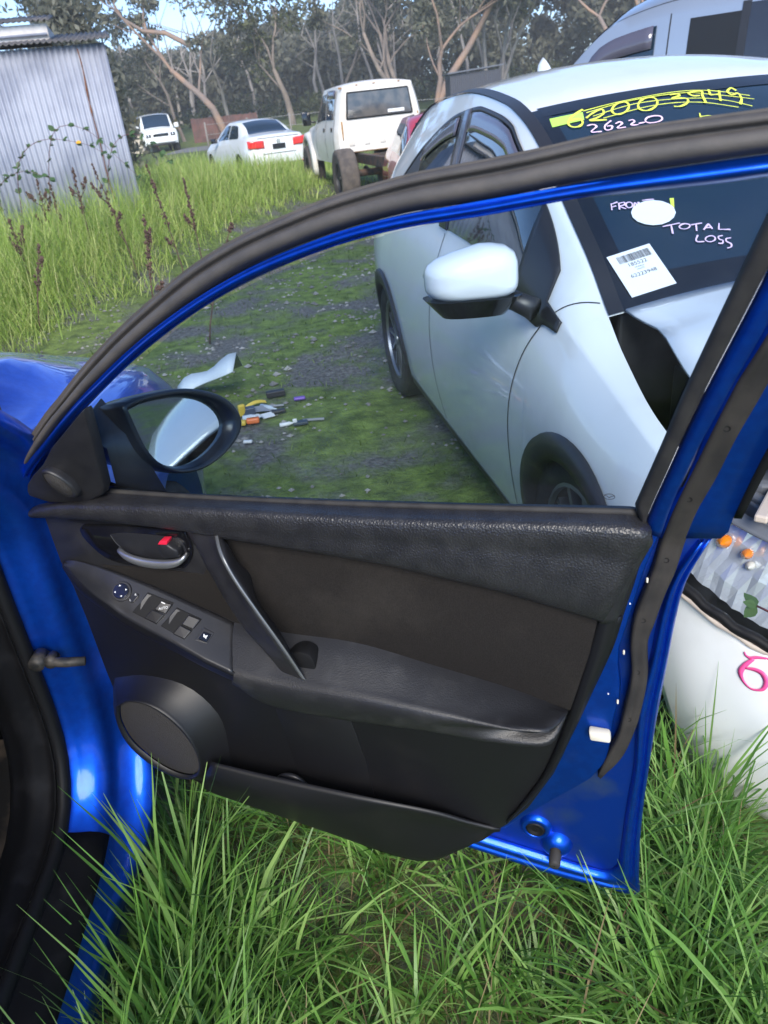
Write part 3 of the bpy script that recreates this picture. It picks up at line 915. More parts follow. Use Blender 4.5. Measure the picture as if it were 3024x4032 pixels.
# ------------------------------------------------------------------ white crossover (wrecked)
def crossover():
    root = empty('white_crossover', (1.39, 1.98, -0.1), -1.4273)
    tag(root, 'wrecked white crossover with bent bonnet and paint pen writing on its windscreen', 'car')
    xk = [-3.46, -3.3, -3.0, -2.6, -2.2, -1.6, -1.1, -0.9, -0.70, -0.52, -0.32, -0.16, 0.0, 0.30, 0.50, 0.66, 0.78, 0.84]
    cols = dict(
        zs=[.42, .34, .26, .20, .18, .17, .17, .17, .17, .17, .17, .17, .16, .14, .13, .13, .14, .17],
        ys=[.50, .66, .78, .82, .83, .83, .83, .83, .83, .83, .83, .83, .83, .83, .81, .73, .58, .40],
        zm=[.80, .78, .74, .70, .68, .66, .66, .66, .66, .66, .66, .66, .66, .60, .55, .50, .48, .46],
        ym=[.58, .74, .85, .885, .885, .885, .885, .885, .885, .885, .885, .885, .886, .885, .86, .78, .64, .46],
        zbelt=[1.02, 1.10, 1.16, 1.15, 1.12, 1.07, 1.05, 1.04, 1.03, 1.015, .995, .965, .91, .825, .77, .725, .70, .67],
        ybelt=[.50, .62, .72, .77, .79, .80, .80, .80, .80, .80, .80, .80, .80, .815, .805, .73, .58, .42],
        ze=[1.10, 1.22, 1.36, 1.48, 1.55, 1.58, 1.535, 1.485, 1.385, 1.25, 1.12, 1.01, .935, .845, .79, .745, .72, .69],
        ye=[.44, .52, .58, .60, .62, .64, .655, .665, .67, .675, .685, .70, .725, .765, .765, .69, .54, .38],
        zc=[1.14, 1.30, 1.47, 1.58, 1.635, 1.645, 1.58, 1.515, 1.40, 1.27, 1.14, 1.045, 1.03, .985, .93, .86, .78, .73])
    sh = Shell(xk, cols, arches=((0.02, .33, .36), (-2.61, .34, .375)))
    def hlo(x): return .80 - .40 * max(0, (x - .44))
    def skip(x, v, side):
        if x > -0.15 and v > 2.03 and x < .72: return True            # bonnet opening
        if .44 < x and side == 1 and hlo(x) < v and x < .80: return True
        if x > .43 and v < hlo(x): return True                               # bumper skin is a loose part       # headlight opening
        return False
    sh.body('body', MT['white'], root, n=110, skip=skip, extra_x=(-.15, .70,   .44, .72, .46), nv=(34, 8, 10))
    # bonnet: popped up at the front, its edge bent
    hood = MB(); rows = []
    for x in np.linspace(-0.145, 0.76, 20):
        row = []
        ye = sh.f['ye'](x); hw = float(np.interp(x, [-.15, .0, .15, .3, .5, .76], [.655, .64, .685, .715, .70, .60]))
        for q in np.linspace(-1, 1, 23):
            y = q * hw; lift = .010 + .05 * max(0, x + .12)
            crown = (1 - abs(q) ** 2.4)
            z0 = float(np.interp(x, [-.15, 0, .3, .5, .66, .76], [1.012, .985, .935, .88, .80, .74]))
            z1 = float(np.interp(x, [-.15, 0, .3, .5, .66, .76], [1.05, 1.045, 1.00, .945, .87, .80]))
            bend = .018 * math.exp(-((x - .12) / .10) ** 2) * max(0, -q) ** 3
            row.append((x, y, z0 + (z1 - z0) * crown + lift + bend))
        rows.append(row)
    hood.grid(rows)
    hd = hood.build('bonnet', MT['white'], root, solid=0.010)
    # engine bay
    mb = MB()
    mb.grid([[sh.ev(x, 1.95, 1) + Vector((0, .02, -.03)) for x in np.linspace(-.15, .74, 8)], [sh.ev(x, 1.9, 1) + Vector((0, .08, -.5)) for x in np.linspace(-.15, .74, 8)]])
    mb.grid([[sh.ev(x, 1.95, -1) + Vector((0, -.02, -.03)) for x in np.linspace(-.15, .74, 8)], [sh.ev(x, 1.9, -1) + Vector((0, -.08, -.5)) for x in np.linspace(-.15, .74, 8)]])
    mb.box((.25, 0, .50), (1.0, 1.2, .04)); mb.box((-.20, 0, .75), (.03, 1.3, .5)); mb.box((.2, .0, .68), (.5, .6, .3)); mb.box((.05, -.45, .75), (.22, .2, .25)); mb.box((.66, 0, .62), (.05, 1.0, .3))
    mb.build('engine_bay', MT['dark_bay'], root, smooth=False, bevel=0.01)
    mb = MB(); mb.box((.60, -.715, .798), (.025, .13, .016), Matrix.Rotation(.75, 3, 'Z'))
    mb.build('support_bracket', MT['beige'], root, smooth=False, bevel=0.004)
    mb = MB(); mb.tube([(.52, -.52, .845), (.56, -.45, .84), (.60, -.32, .83)], .018, 8); mb.box((.5, -.45, .79), (.12, .16, .06)); mb.lathe([(.05, 0), (.05, .05), (.035, .06), (.001, .06)], 16, 'Z', (.45, -.55, .82))
    mb.build('intake_part', MT['rubber_dk'], root, bevel=0.004, autosm=40)
    # bumper skin, sprung from its clips and leaning out at the bottom
    mb = MB(); rows = []
    def sag(p, sd): k = max(0.0, .54 - p.z); return p + Vector((.46 * k, -.06 * k * sd, -.012))
    xb = np.linspace(.415, .84, 22)
    for x in xb: rows.append([sag(sh.ev(x, v, 1), 1) for v in np.linspace(0, hlo(x) - .01, 16)])
    for t in np.linspace(0, 1, 8)[1:-1]:
        a_ = [sag(sh.ev(.84, v, 1), 1) for v in np.linspace(0, hlo(.84) - .01, 16)]; b_ = [sag(sh.ev(.84, v, -1), -1) for v in np.linspace(0, hlo(.84) - .01, 16)]
        rows.append([p * (1 - t) + q * t + Vector((.05 * math.sin(math.pi * t), 0, 0)) for p, q in zip(a_, b_)])
    for x in xb[::-1]: rows.append([sag(sh.ev(x, v, -1), -1) for v in np.linspace(0, hlo(x) - .01, 16)])
    mb.grid(rows); mb.build('bumper', MT['white'], root, solid=.004)
    mb = MB(); mb.box((.47, -.58, .745), (.24, .26, .06)); mb.lathe([(.045, 0), (.045, .03), (.03, .036), (.001, .036)], 18, 'Z', (.50, -.655, .775)); mb.box((.40, -.66, .79), (.05, .06, .05)); mb.tube([(.36, -.70, .80), (.46, -.72, .79), (.56, -.69, .78)], .012, 8)
    mb.build('radiator_support', MT['grey_plastic'], root, smooth=False, bevel=.006)
    # greenhouse
    X = lambda a, b, n: np.linspace(a, b, n)
    sh.patch('windscreen', MT['glass_dk'], root, X(-.90, -.155, 26), lambda x: 2.09, 3, .004, 9, through=True)
    sh.patch('windscreen_border', MT['frit'], root, X(-.25, -.145, 6), lambda x: 2.065, 3, .0065, 9, through=True)
    sh.patch('windscreen_border', MT['frit'], root, X(-.945, -.875, 4), lambda x: 2.10, 3, .0065, 9, through=True)
    sh.patch('windscreen_border', MT['frit'], root, X(-.93, -.155, 26), 2.065, 2.14, .0062, 3, sides=(1, -1))
    sh.patch('roof_moulding', MT['trim_dk'], root, X(-2.9, -.15, 44), 2.0, 2.065, .007, 4, sides=(1, -1))
    ztop = pchip([-2.5, -2.1, -1.6, -1.3, -1.06, -.85, -.62, -.45, -.36], [1.19, 1.37, 1.495, 1.515, 1.495, 1.40, 1.26, 1.14, 1.07])
    def vt(x):
        zb_, ze_ = sh.f['zbelt'](x), sh.f['ze'](x)
        return min(1.90, max(1.07, 1 + (ztop(x) - zb_) / max(.05, ze_ - zb_)))
    for sd in (1, -1):
        sh.patch('side_window', MT['glass_side'], root, X(-1.44, -.40, 30), 1.06, vt, .004, 7, sides=(sd,))
        sh.patch('side_window', MT['glass_side'], root, X(-2.10, -1.55, 16), 1.07, vt, .004, 7, sides=(sd,))
        sh.patch('quarter_trim', MT['trim_dk'], root, X(-2.46, -2.10, 12), 1.08, vt, .004, 5, sides=(sd,))
        sh.patch('pillar_trim', MT['pillar'], root, X(-1.555, -1.435, 4), 1.05, lambda x: vt(x) + .03, .008, 7, sides=(sd,), solid=.004)
        sh.patch('window_frame', MT['trim_dk'], root, X(-2.46, -.38, 60), vt, lambda x: min(1.965, vt(x) + .035), .0065, 3, sides=(sd,), solid=.003)
        sh.patch('wind_visor', MT['visor'], root, X(-1.42, -.66, 24), lambda x: vt(x) - .13, lambda x: vt(x) - .005, .012, 4, sides=(sd,), solid=.003)
        sh.patch('wind_visor', MT['visor'], root, X(-2.08, -1.57, 14), lambda x: vt(x) - .13, lambda x: vt(x) - .005, .012, 4, sides=(sd,), solid=.003)
    # antenna fin
    mb = MB(); rows = []
    for t in np.linspace(0, 1, 7):
        w = .032 * math.sin(math.pi * min(1, .12 + t * .86)) ; h = .075 * math.sin(math.pi * (t ** .6)) + .002
        x = -2.35 + .17 * (t - .5)
        z = 1.625
        rows.append([(x, -w, z), (x - .0, -w * .7, z + h * .6), (x, 0, z + h), (x, w * .7, z + h * .6), (x, w, z)])
    mb.grid(rows); mb.build('roof_aerial', MT['white'], root)
    # door seams, sill
    sh.seam('door_gap', MT['seam'], root, [(-.31, 1.0), (-.40, .82), (-.47, .55), (-.49, .3), (-.50, .05)])
    sh.seam('door_gap', MT['seam'], root, [(-1.47, 1.02), (-1.50, .7), (-1.52, .35), (-1.48, .08)])
    sh.seam('bonnet_gap', MT['seam'], root, [(-.20, 1.95), (-.24, 1.6), (-.30, 1.02)], w=.004)
    sh.seam('bumper_gap', MT['seam'], root, [(.395, .40), (.41, .55), (.43, .72), (.455, .80)], w=.010)
    sh.patch('sill_shadow_line', MT['trim_dk'], root, X(-2.22, -.4, 20), .005, .05, .003, 2, sides=(1, -1))
    # arch cladding and wheels
    for (ax, r) in ((0.02, .36), (-2.61, .375)):
        for side in (1, -1):
            mb = MB(); rows = []
            for t in np.linspace(-.12, math.pi + .12, 30):
                c, s_ = math.cos(t), math.sin(t)
                row = []
                for (q, dy) in ((r + .035, .004), (r + .030, .016), (r - .01, .020), (r - .045, .010), (r - .05, -.06)):
                    x = ax + q * c; z = .34 + q * s_
                    xx = min(max(x, sh.x0), sh.x1)
                    zb = sh.f['zbelt'](xx); zm, ym, ys = sh.f['zm'](xx), sh.f['ym'](xx), sh.f['ys'](xx)
                    y = ym - (ym - ys) * min(1.3, max(0, (zm - z) / max(.05, zm - .2))) ** 2 if z < zm else ym - (ym - sh.f['ybelt'](xx)) * min(1, (z - zm) / (zb - zm)) ** 2
                    row.append((x, -side * (y + dy), z))
                rows.append(row)
            mb.grid(rows); mb.build('arch_cladding', MT['trim_dk'], root)
            mb = MB(); mb.lathe([(r - .02, -side * .84), (r - .02, -side * .52), (.05, -side * .52)], 28, 'Y', (ax, 0, .34))
            mb.build('arch_liner', MT['dark_bay'], root)
    for ax in (0.0, -2.61):
        for side in (1, -1):
            wheel(root, ax, -side * .755, .335, .335, .215, -side, rim='rim', spokes=12, rr=.70)
    # mirrors
    for side in (1, -1):
        mx, my, mz = -.44, -side * 1.005, 1.105
        mb = MB(); rows = []
        for a in np.linspace(-math.pi / 2, math.pi / 2, 12):
            row = []
            for b in np.linspace(0, 2 * math.pi, 28, endpoint=False):
                cb, sb = math.cos(b), math.sin(b)
                q = (abs(cb) ** 4.0 + abs(sb) ** 4.0) ** (-1 / 4.0)
                ca = max(0.0, math.cos(a)) ** .42
                yy = .132 * cb * q * ca; ou = -side * cb * q; zz = .082 * sb * q * ca * ((1.05 - .38 * max(-.2, ou)) if sb > 0 else .80)
                xx = .075 * math.sin(a) * (1.25 if a > 0 else .5) - .05 * cb * -side * 0 
                row.append((mx + xx - .035 * (yy * -side) / .145, my + yy, mz + zz))
            rows.append(row)
        mb.grid(rows, closed=True)
        mb.build('mirror_cap', MT['white'], root)
        mb = MB(); rows = []
        for a in np.linspace(0, 1, 5):
            row = []
            for b in np.linspace(0, 2 * math.pi, 24, endpoint=False):
                cb, sb = math.cos(b), math.sin(b)
                q = (abs(cb) ** 3 + abs(sb) ** 3) ** (-1 / 3.0)
                k = .93 * (1 - .35 * a)
                row.append((mx + .082 * sb * q * k + .012 - .035 * (.15 * cb * q * k * -side) / .145, my + .15 * cb * q * k, mz - .055 - .055 * a))
            rows.append(row)
        mb.grid(rows, closed=True); mb.f.append(tuple(range(len(mb.v) - 24, len(mb.v)))); mb.f.append(tuple(range(24)))
        mb.build('mirror_base', MT['gloss_blk'], root, autosm=50)
        mb = MB(); mb.tube([(mx + .02, -side * .93, mz - .065), (mx + .05, -side * .88, mz - .08), (mx + .10, -side * .84, mz - .10)], [.026, .03, .034], 10)
        mb.build('mirror_arm', MT['trim_dk'], root)
        # black sail panel the mirror stands on
        def sl_hi(x): return vt(x) + .05 if x < -.38 else 1.14 - (x + .38) * .85
        sh.patch('mirror_sail', MT['trim_dk'], root, X(-.60, -.235, 16), lambda x: .935, sl_hi, .010, 5, sides=(side,), solid=.008)
        mb = MB(); o_ = sh.ev(-1.30, .83, side)
        mb.tube([o_ + Vector((.0, -side * .01, 0)), o_ + Vector((-.03, -side * .045, 0)), o_ + Vector((-.15, -side * .045, .01)), o_ + Vector((-.18, -side * .008, .012))], [.014, .016, .016, .013], 8)
        mb.build('door_handle', MT['white'], root)
    # headlight on the near side: bowl, bulbs, lens
    side = 1
    xs = np.linspace(.44, .80, 16)
    def hhi(x): return 1.75 if x > .52 else 1.0 + 9.4 * (x - .44)
    def cup(off_in, nm, m_, nv=7, solid=0.0, jit=0.0, flat=False):
        mb = MB(); rows = []; rj = random.Random(8)
        for x in (xs if not jit else np.linspace(.44, .80, 30)):
            row = []
            for v in np.linspace(hlo(x), hhi(x), nv):
                o_ = off_in + rj.uniform(-jit, jit); row.append(sh.ev(x, v, 1) + Vector((-o_ * .6, o_, -o_ * .2)))
            rows.append(row)
        mb.grid(rows); return mb.build(nm, m_, root, solid=solid, smooth=not flat)
    hb = cup(.034, 'headlight_bowl', MT['chrome_facet'], 15, jit=.0045, flat=True)
    sh.patch('headlight_top_strip', MT['grey_plastic'], root, X(.50, .80, 12), 1.45, 2.0, .006, 4, sides=(1,), solid=.004)
    cup(-.004, 'headlight_lens', MT['lens'], 7, solid=.003)
    for (q, r, dm, nm) in (((.575, -.792, .706), .016, 'orange', 'indicator_bulb'), ((.622, -.768, .698), .012, 'orange', 'indicator_bulb'), ((.624, -.758, .668), .010, 'cream', 'side_bulb')):
        p = Vector(q) + Vector((-.008, .010, 0)); mb = MB(); rows = []
        for t in np.linspace(0, 1, 7):
            rr = r * math.sin(math.pi * (.02 + .98 * t) * .5) if t < .6 else r * (1 - .25 * (t - .6))
            rows.append([p + Vector((.6, -.7, .2)).normalized() * r * (1.0 - 2.2 * t) + (Vector((.76, .65, 0)) * math.cos(a) + Vector((0, .25, .97)) * math.sin(a)) * rr for a in np.linspace(0, 2 * math.pi, 14, endpoint=False)])
        mb.grid(rows, closed=True); mb.build(nm, MT[dm], root)
    # torn seal between headlight and bumper
    mb = MB(); P1 = [sh.ev(x, hlo(x) - .015, 1) + Vector((0, -.004, 0)) for x in np.linspace(.44, .80, 20)]
    mb.tube([p + Vector((0, -.0, .004 * math.sin(i * 2.1))) for i, p in enumerate(P1)], .012, 6); mb.build('headlight_seal', MT['rubber_dk'], root)
    mb = MB(); mb.tube([p + Vector((-.004, -.004, -.014 + .004 * math.sin(i * 1.7))) for i, p in enumerate(P1[3:])], [.006 + .004 * abs(math.sin(i)) for i in range(17)], 5); mb.build('torn_edge', MT['beige'], root)
    # pink swirl and flower decals on the bumper
    def dec(nm, pts, w, off=.003):
        P2 = crv(pts, 46); W = np.interp(np.linspace(0, 1, 46), np.linspace(0, 1, len(w)), w)
        c = [sh.ev(a, b, 1) + sh.nrm(a, b, 1) * off for a, b in P2]; rows = []
        for i, p in enumerate(c):
            d = (c[min(i + 1, 45)] - c[max(i - 1, 0)]).normalized(); t = d.cross(sh.nrm(P2[i][0], P2[i][1], 1)).normalized() * W[i] / 2
            rows.append([p - t, p + t])
        mb = MB(); mb.grid(rows); return mb.build(nm, MT['pink'], root, solid=.0006)
    global DECAL
    DECAL = (sh, dec, root)
    # paint pen writing on the windscreen: (x along the slope, y across)
    def wsP(x, y, off=.009):
        ye = sh.f['ye'](x); v = 2 + 1 - min(1, abs(y) / ye); sd = 1 if y < 0 else -1
        return sh.ev(x, v, sd) + Vector((.5, 0, .86)) * off
    return root, sh, wsP
MT['glass_side'] = mat('side_car_glass', (0.02, 0.03, 0.04), 0.03, spec=1.0, coat=0.8)
MT['pillar'] = mat('satin_pillar', (0.06, 0.06, 0.075), 0.25, coat=0.4)
def facet_mat():
    m = mat('faceted_chrome', (0.85, 0.87, 0.90), 0.16, 0.5)
    nt = m.node_tree; b = nt.nodes['Principled BSDF']
    tc = nt.nodes.new('ShaderNodeTexCoord'); v = nt.nodes.new('ShaderNodeTexVoronoi'); v.inputs['Scale'].default_value = 46
    nt.links.new(tc.outputs['Object'], v.inputs['Vector'])
    bp = nt.nodes.new('ShaderNodeBump'); bp.inputs['Strength'].default_value = 1.0; bp.inputs['Distance'].default_value = .02
    nt.links.new(v.outputs['Color'], bp.inputs['Height']); nt.links.new(bp.outputs[0], b.inputs['Normal'])
    return m
MT['chrome_facet'] = facet_mat()
XROOT, XSH, WSP = crossover()
# ------------------------------------------------------------------ far vehicles
def XX(a, b, n=10): return np.linspace(a, b, n)

def plate(root, x, y, z, w, h, face, text, m_bg, m_txt, size, name='number_plate'):
    """number plate facing +x or -x with raised characters as its piece"""
    mb = MB(); mb.box((x, y, z), (.012, w, h)); o = mb.build(name, m_bg, root, smooth=False, bevel=.004)
    if text:
        t = text_mesh(text, size)
        mb = MB(); mb.add([(x + face * .008, y + (p[0] * face), z + p[1]) for p in t[0]], t[1])
        mb.build('plate_characters', m_txt, o, smooth=False)
    return o

def text_mesh(txt, size):
    cu = bpy.data.curves.new('lettering', 'FONT'); cu.body = txt; cu.size = size; cu.align_x = 'CENTER'; cu.align_y = 'CENTER'; cu.resolution_u = 3
    ob = bpy.data.objects.new('lettering', cu); COL.objects.link(ob)
    dg = bpy.context.evaluated_depsgraph_get(); dg.update()
    me = bpy.data.meshes.new_from_object(ob.evaluated_get(dg))
    v = [tuple(p.co) for p in me.vertices]; f = [tuple(p.vertices) for p in me.polygons]
    bpy.data.objects.remove(ob); bpy.data.curves.remove(cu); bpy.data.meshes.remove(me)
    return v, f

def sedan():
    root = tag(empty('white_sedan', (-1.70, 22.6, 0.0), math.radians(115)), 'white sedan seen from behind with red tail lamps beside the pickup', 'car')
    xk = [0.0, .10, .35, .70, 1.0, 1.5, 2.1, 2.8, 3.3, 3.9, 4.4, 4.62]
    cols = dict(zs=[.34, .28, .24, .22, .2, .2, .2, .2, .2, .2, .24, .34], ys=[.70, .80, .84, .84, .84, .84, .84, .84, .84, .82, .72, .5],
                zm=[.62] * 12, ym=[.74, .84, .88, .89, .89, .89, .89, .89, .89, .87, .76, .55],
                zbelt=[.92, .98, 1.0, 1.0, .99, .97, .96, .95, .93, .88, .78, .70], ybelt=[.66, .74, .78, .79, .79, .79, .79, .79, .78, .75, .62, .45],
                ze=[.96, 1.02, 1.05, 1.10, 1.26, 1.40, 1.42, 1.24, .99, .92, .81, .72], ye=[.60, .68, .70, .66, .60, .57, .57, .62, .70, .66, .55, .4],
                zc=[.985, 1.05, 1.08, 1.13, 1.31, 1.45, 1.47, 1.32, 1.05, .97, .85, .75])
    sh = Shell(xk, cols, arches=((.92, .31, .35), (3.6, .31, .35)))
    sh.body('body', MT['white'], root, n=48)
    sh.patch('rear_window', MT['glass_dk'], root, XX(.62, 1.30), 2.14, 3, .006, 6, through=True)
    sh.patch('windscreen', MT['glass_dk'], root, XX(2.45, 3.2), 2.12, 3, .006, 6, through=True)
    sh.patch('side_window', MT['glass_dk'], root, XX(1.05, 1.85), 1.1, lambda x: min(1.85, 1.2 + (x - 1.0) * 2.2), .006, 5, sides=(1, -1))
    sh.patch('side_window', MT['glass_dk'], root, XX(1.92, 2.85), 1.1, lambda x: min(1.85, 1.12 + (2.95 - x) * 1.5), .006, 5, sides=(1, -1))
    for side in (1, -1):
        mb = MB(); rows = []
        for k, z in enumerate(np.linspace(.74, .93, 6)):
            row = []
            for t in np.linspace(0, 1, 7):
                y = .42 + .43 * t; x = -.012 + (.02 * (t < .5) + .25 * max(0, t - .55) ** 1.2)
                row.append((x, -side * y, z + (.02 * t)))
            rows.append(row)
        mb.grid(rows); mb.build('tail_lamp', MT['lens_red'], root, solid=-.03)
        mb = MB(); mb.box((-.01, -side * .70, .34), (.03, .16, .05)); mb.build('rear_reflector', MT['lens_red'], root, bevel=.01)
        mb = MB(); mb.box((2.75, -side * .95, 1.0), (.10, .18, .13)); mb.tube([(2.78, -side * .86, .97), (2.76, -side * .92, .98)], .03, 6)
        mb.build('mirror', MT['gloss_blk'], root, bevel=.02)
    mb = MB(); mb.box((-.004, 0, .60), (.02, .95, .012)); mb.box((-.002, 0, .985), (.02, 1.2, .010)); mb.build('boot_gap', MT['seam'], root, smooth=False)
    mb = MB(); mb.box((.0, 0, .30), (.06, 1.3, .10)); mb.build('lower_bumper', MT['trim_dk'], root, smooth=False, bevel=.02)
    plate(root, -.012, 0, .76, .37, .13, -1, '', MT['black_btn'], MT['white_mark'], .09)
    # round badge on the boot lid: ring with a V over a W
    mb = MB(); mb.lathe([(.058, 0), (.058, .006), (.048, .006), (.048, 0)], 24, 'Z')
    for a, b in (((-.035, .03), (-.012, -.005)), ((-.012, -.005), (0, .02)), ((0, .02), (.012, -.005)), ((.012, -.005), (.035, .03)), ((-.045, .012), (-.02, -.042)), ((-.02, -.042), (0, -.005)), ((0, -.005), (.02, -.042)), ((.02, -.042), (.045, .012))):
        d = Vector((b[0] - a[0], b[1] - a[1], 0)); n_ = Vector((-d.y, d.x, 0)).normalized() * .005
        A, B = Vector((*a, .004)), Vector((*b, .004)); mb.add([A - n_, A + n_, B + n_, B - n_], [(0, 1, 2, 3)])
    mb.v = [(-.016 - p[2], -p[0], .885 + p[1]) for p in mb.v]; mb.build('boot_badge', MT['chrome'], root, smooth=False)
    for x in (.92, 3.6):
        for side in (1, -1): wheel(root, x, -side * .76, .31, .31, .2, -side, spokes=8)
sedan()

def pickup():
    root = tag(empty('pickup_truck', (0.72, 15.0, -0.06), math.radians(101.4)), 'rusty white twin cab pickup without its tray, standing on big muddy tyres', 'pickup')
    xk = [0.0, .03, .25, .8, 1.4, 1.75, 2.2, 2.4, 3.1, 3.45, 3.55]
    cols = dict(zs=[.82, .80, .70, .66, .66, .66, .66, .70, .75, .78, .85], ys=[.74, .80, .82, .82, .82, .82, .82, .82, .80, .76, .7], zm=[1.0] * 11,
                ym=[.78, .83, .85, .85, .85, .85, .85, .85, .84, .80, .74],
                zbelt=[1.28, 1.29, 1.30, 1.30, 1.29, 1.28, 1.27, 1.26, 1.22, 1.15, 1.1], ybelt=[.74, .78, .80, .80, .80, .80, .80, .79, .76, .72, .68],
                ze=[1.78, 1.83, 1.86, 1.87, 1.86, 1.76, 1.36, 1.29, 1.25, 1.18, 1.12], ye=[.62, .64, .66, .67, .67, .67, .72, .72, .70, .66, .62],
                zc=[1.82, 1.88, 1.92, 1.94, 1.92, 1.82, 1.42, 1.34, 1.30, 1.22, 1.15])
    sh = Shell(xk, cols, arches=((2.95, .55, .50),), zlow=.6)
    sh.body('cab', MT['white_dull'], root, n=40)
    # rear wall with window, pressed ribs and rust
    mb = MB()
    V = [(-.012, -.60, 1.36), (-.012, .60, 1.36), (.008, .55, 1.76), (.008, -.55, 1.76)]
    mb.add(V, [(0, 1, 2, 3)]); mb.build('rear_window', MT['glass_cab'], root, smooth=False, solid=.01)
    fr = MB()
    for a, b in ((0, 1), (1, 2), (2, 3), (3, 0)): fr.tube([V[a], V[b]], .016, 6)
    fr.build('window_seal', MT['rubber_dk'], root)
    mb = MB(); mb.box((-.03, -.30, 1.42), (.01, .30, .05)); mb.build('window_sticker', MT['paper'], root, smooth=False)
    for y in (-.55, -.28, -.02, .27, .55):
        mb = MB(); mb.box((-.008, y, 1.05), (.02, .10, .24)); mb.build('pressed_rib', MT['white_dull'], root, bevel=.008)
    for (y, z, w, h) in ((.70, 1.18, .035, .30), (-.70, 1.26, .03, .22), (.66, 1.84, .09, .03), (.36, 1.865, .07, .02), (.05, 1.87, .12, .016), (-.4, 1.86, .06, .02), (0, .825, 1.45, .02)):
        mb = MB(); rows = []
        for t in np.linspace(0, 1, 6):
            zz = z + h * (t - .5); ww = w * (.7 + .5 * noise.noise((y * 5, zz * 9, 2)))
            xo = sh.x0 - .006 if zz < 1.78 else .02
            rows.append([(xo, y - ww / 2, zz), (xo, y + ww / 2, zz)])
        mb.grid(rows); mb.build('rust_stain', MT['rust_light'], root, solid=.002)
    for side in (1, -1):
        sh.patch('side_window', MT['glass_dk'], root, XX(.28, .92), 1.12, 1.86, .006, 5, sides=(side,))
        sh.patch('side_window', MT['glass_dk'], root, XX(1.02, 1.95), 1.12, lambda x: min(1.86, 1.2 + (2.15 - x) * 1.9), .006, 5, sides=(side,))
        sh.patch('wind_visor', MT['visor'], root, XX(.26, .94, 6), 1.70, 1.92, .022, 3, sides=(side,), solid=.003)
        for x in (.20, .97, 1.98): sh.seam('door_gap', MT['seam'], root, [(x, 1.9), (x, 1.0), (x, .1)] if x < 1.5 else [(x, 1.05), (x, .5), (x, .1)], w=.02, side=side)
        for x in (.36, 1.12):
            p = sh.ev(x, .85, side); mb = MB(); mb.box(p, (.12, .03, .07)); mb.build('door_handle', MT['black_btn'], root, bevel=.008)
        mb = MB(); mb.box((1.95, -side * 1.0, 1.42), (.10, .16, .24)); mb.tube([(1.95, -side * .82, 1.34), (1.95, -side * .96, 1.38)], .02, 6); mb.build('mirror', MT['gloss_blk'], root, bevel=.025)
        # front guard flare
        mb = MB(); rows = []
        for t in np.linspace(-.25, math.pi + .3, 18):
            rows.append([(2.95 + q * math.cos(t), -side * yy, .55 + q * math.sin(t)) for q, yy in ((.50, .84), (.52, .93), (.60, .90), (.63, .82))])
        mb.grid(rows); mb.build('guard_flare', MT['white_dull'], root, solid=.01)
    mb = MB()
    for y in (-.42, .42): mb.box((-.55, y, .72), (2.9, .10, .16))
    for x in (-.3, -1.0, -1.7): mb.box((x, 0, .72), (.10, .85, .12))
    mb.tube([(-.35, -.72, .50), (-.35, .72, .50)], .06, 8); mb.box((-.35, 0, .50), (.3, .34, .3)); mb.tube([(0, .35, .55), (-.5, .38, .50), (-1.2, .3, .6)], .045, 8)
    mb.build('chassis', MT['chassis'], root, smooth=False, bevel=.01)
    for (x, r) in ((-.35, .47), (2.95, .47)):
        for side in (1, -1): wheel(root, x, -side * .80, r - .02, r, .32, -side, tyre='tyre_muddy', rim='rim_dk', spokes=6, rr=.55)
MT['glass_cab'] = mat('hazy_cab_glass', (0.05, 0.055, 0.06), 0.06, spec=0.8, col2=(0.12, 0.11, 0.10), nscale=4)
MT['rust_light'] = mat('light_rust', (0.42, 0.24, 0.09), 0.8, col2=(0.30, 0.15, 0.05), nscale=30)
MT['chassis'] = mat('rusty_chassis', (0.03, 0.027, 0.026), 0.8, col2=(0.10, 0.055, 0.035), nscale=6)
pickup()

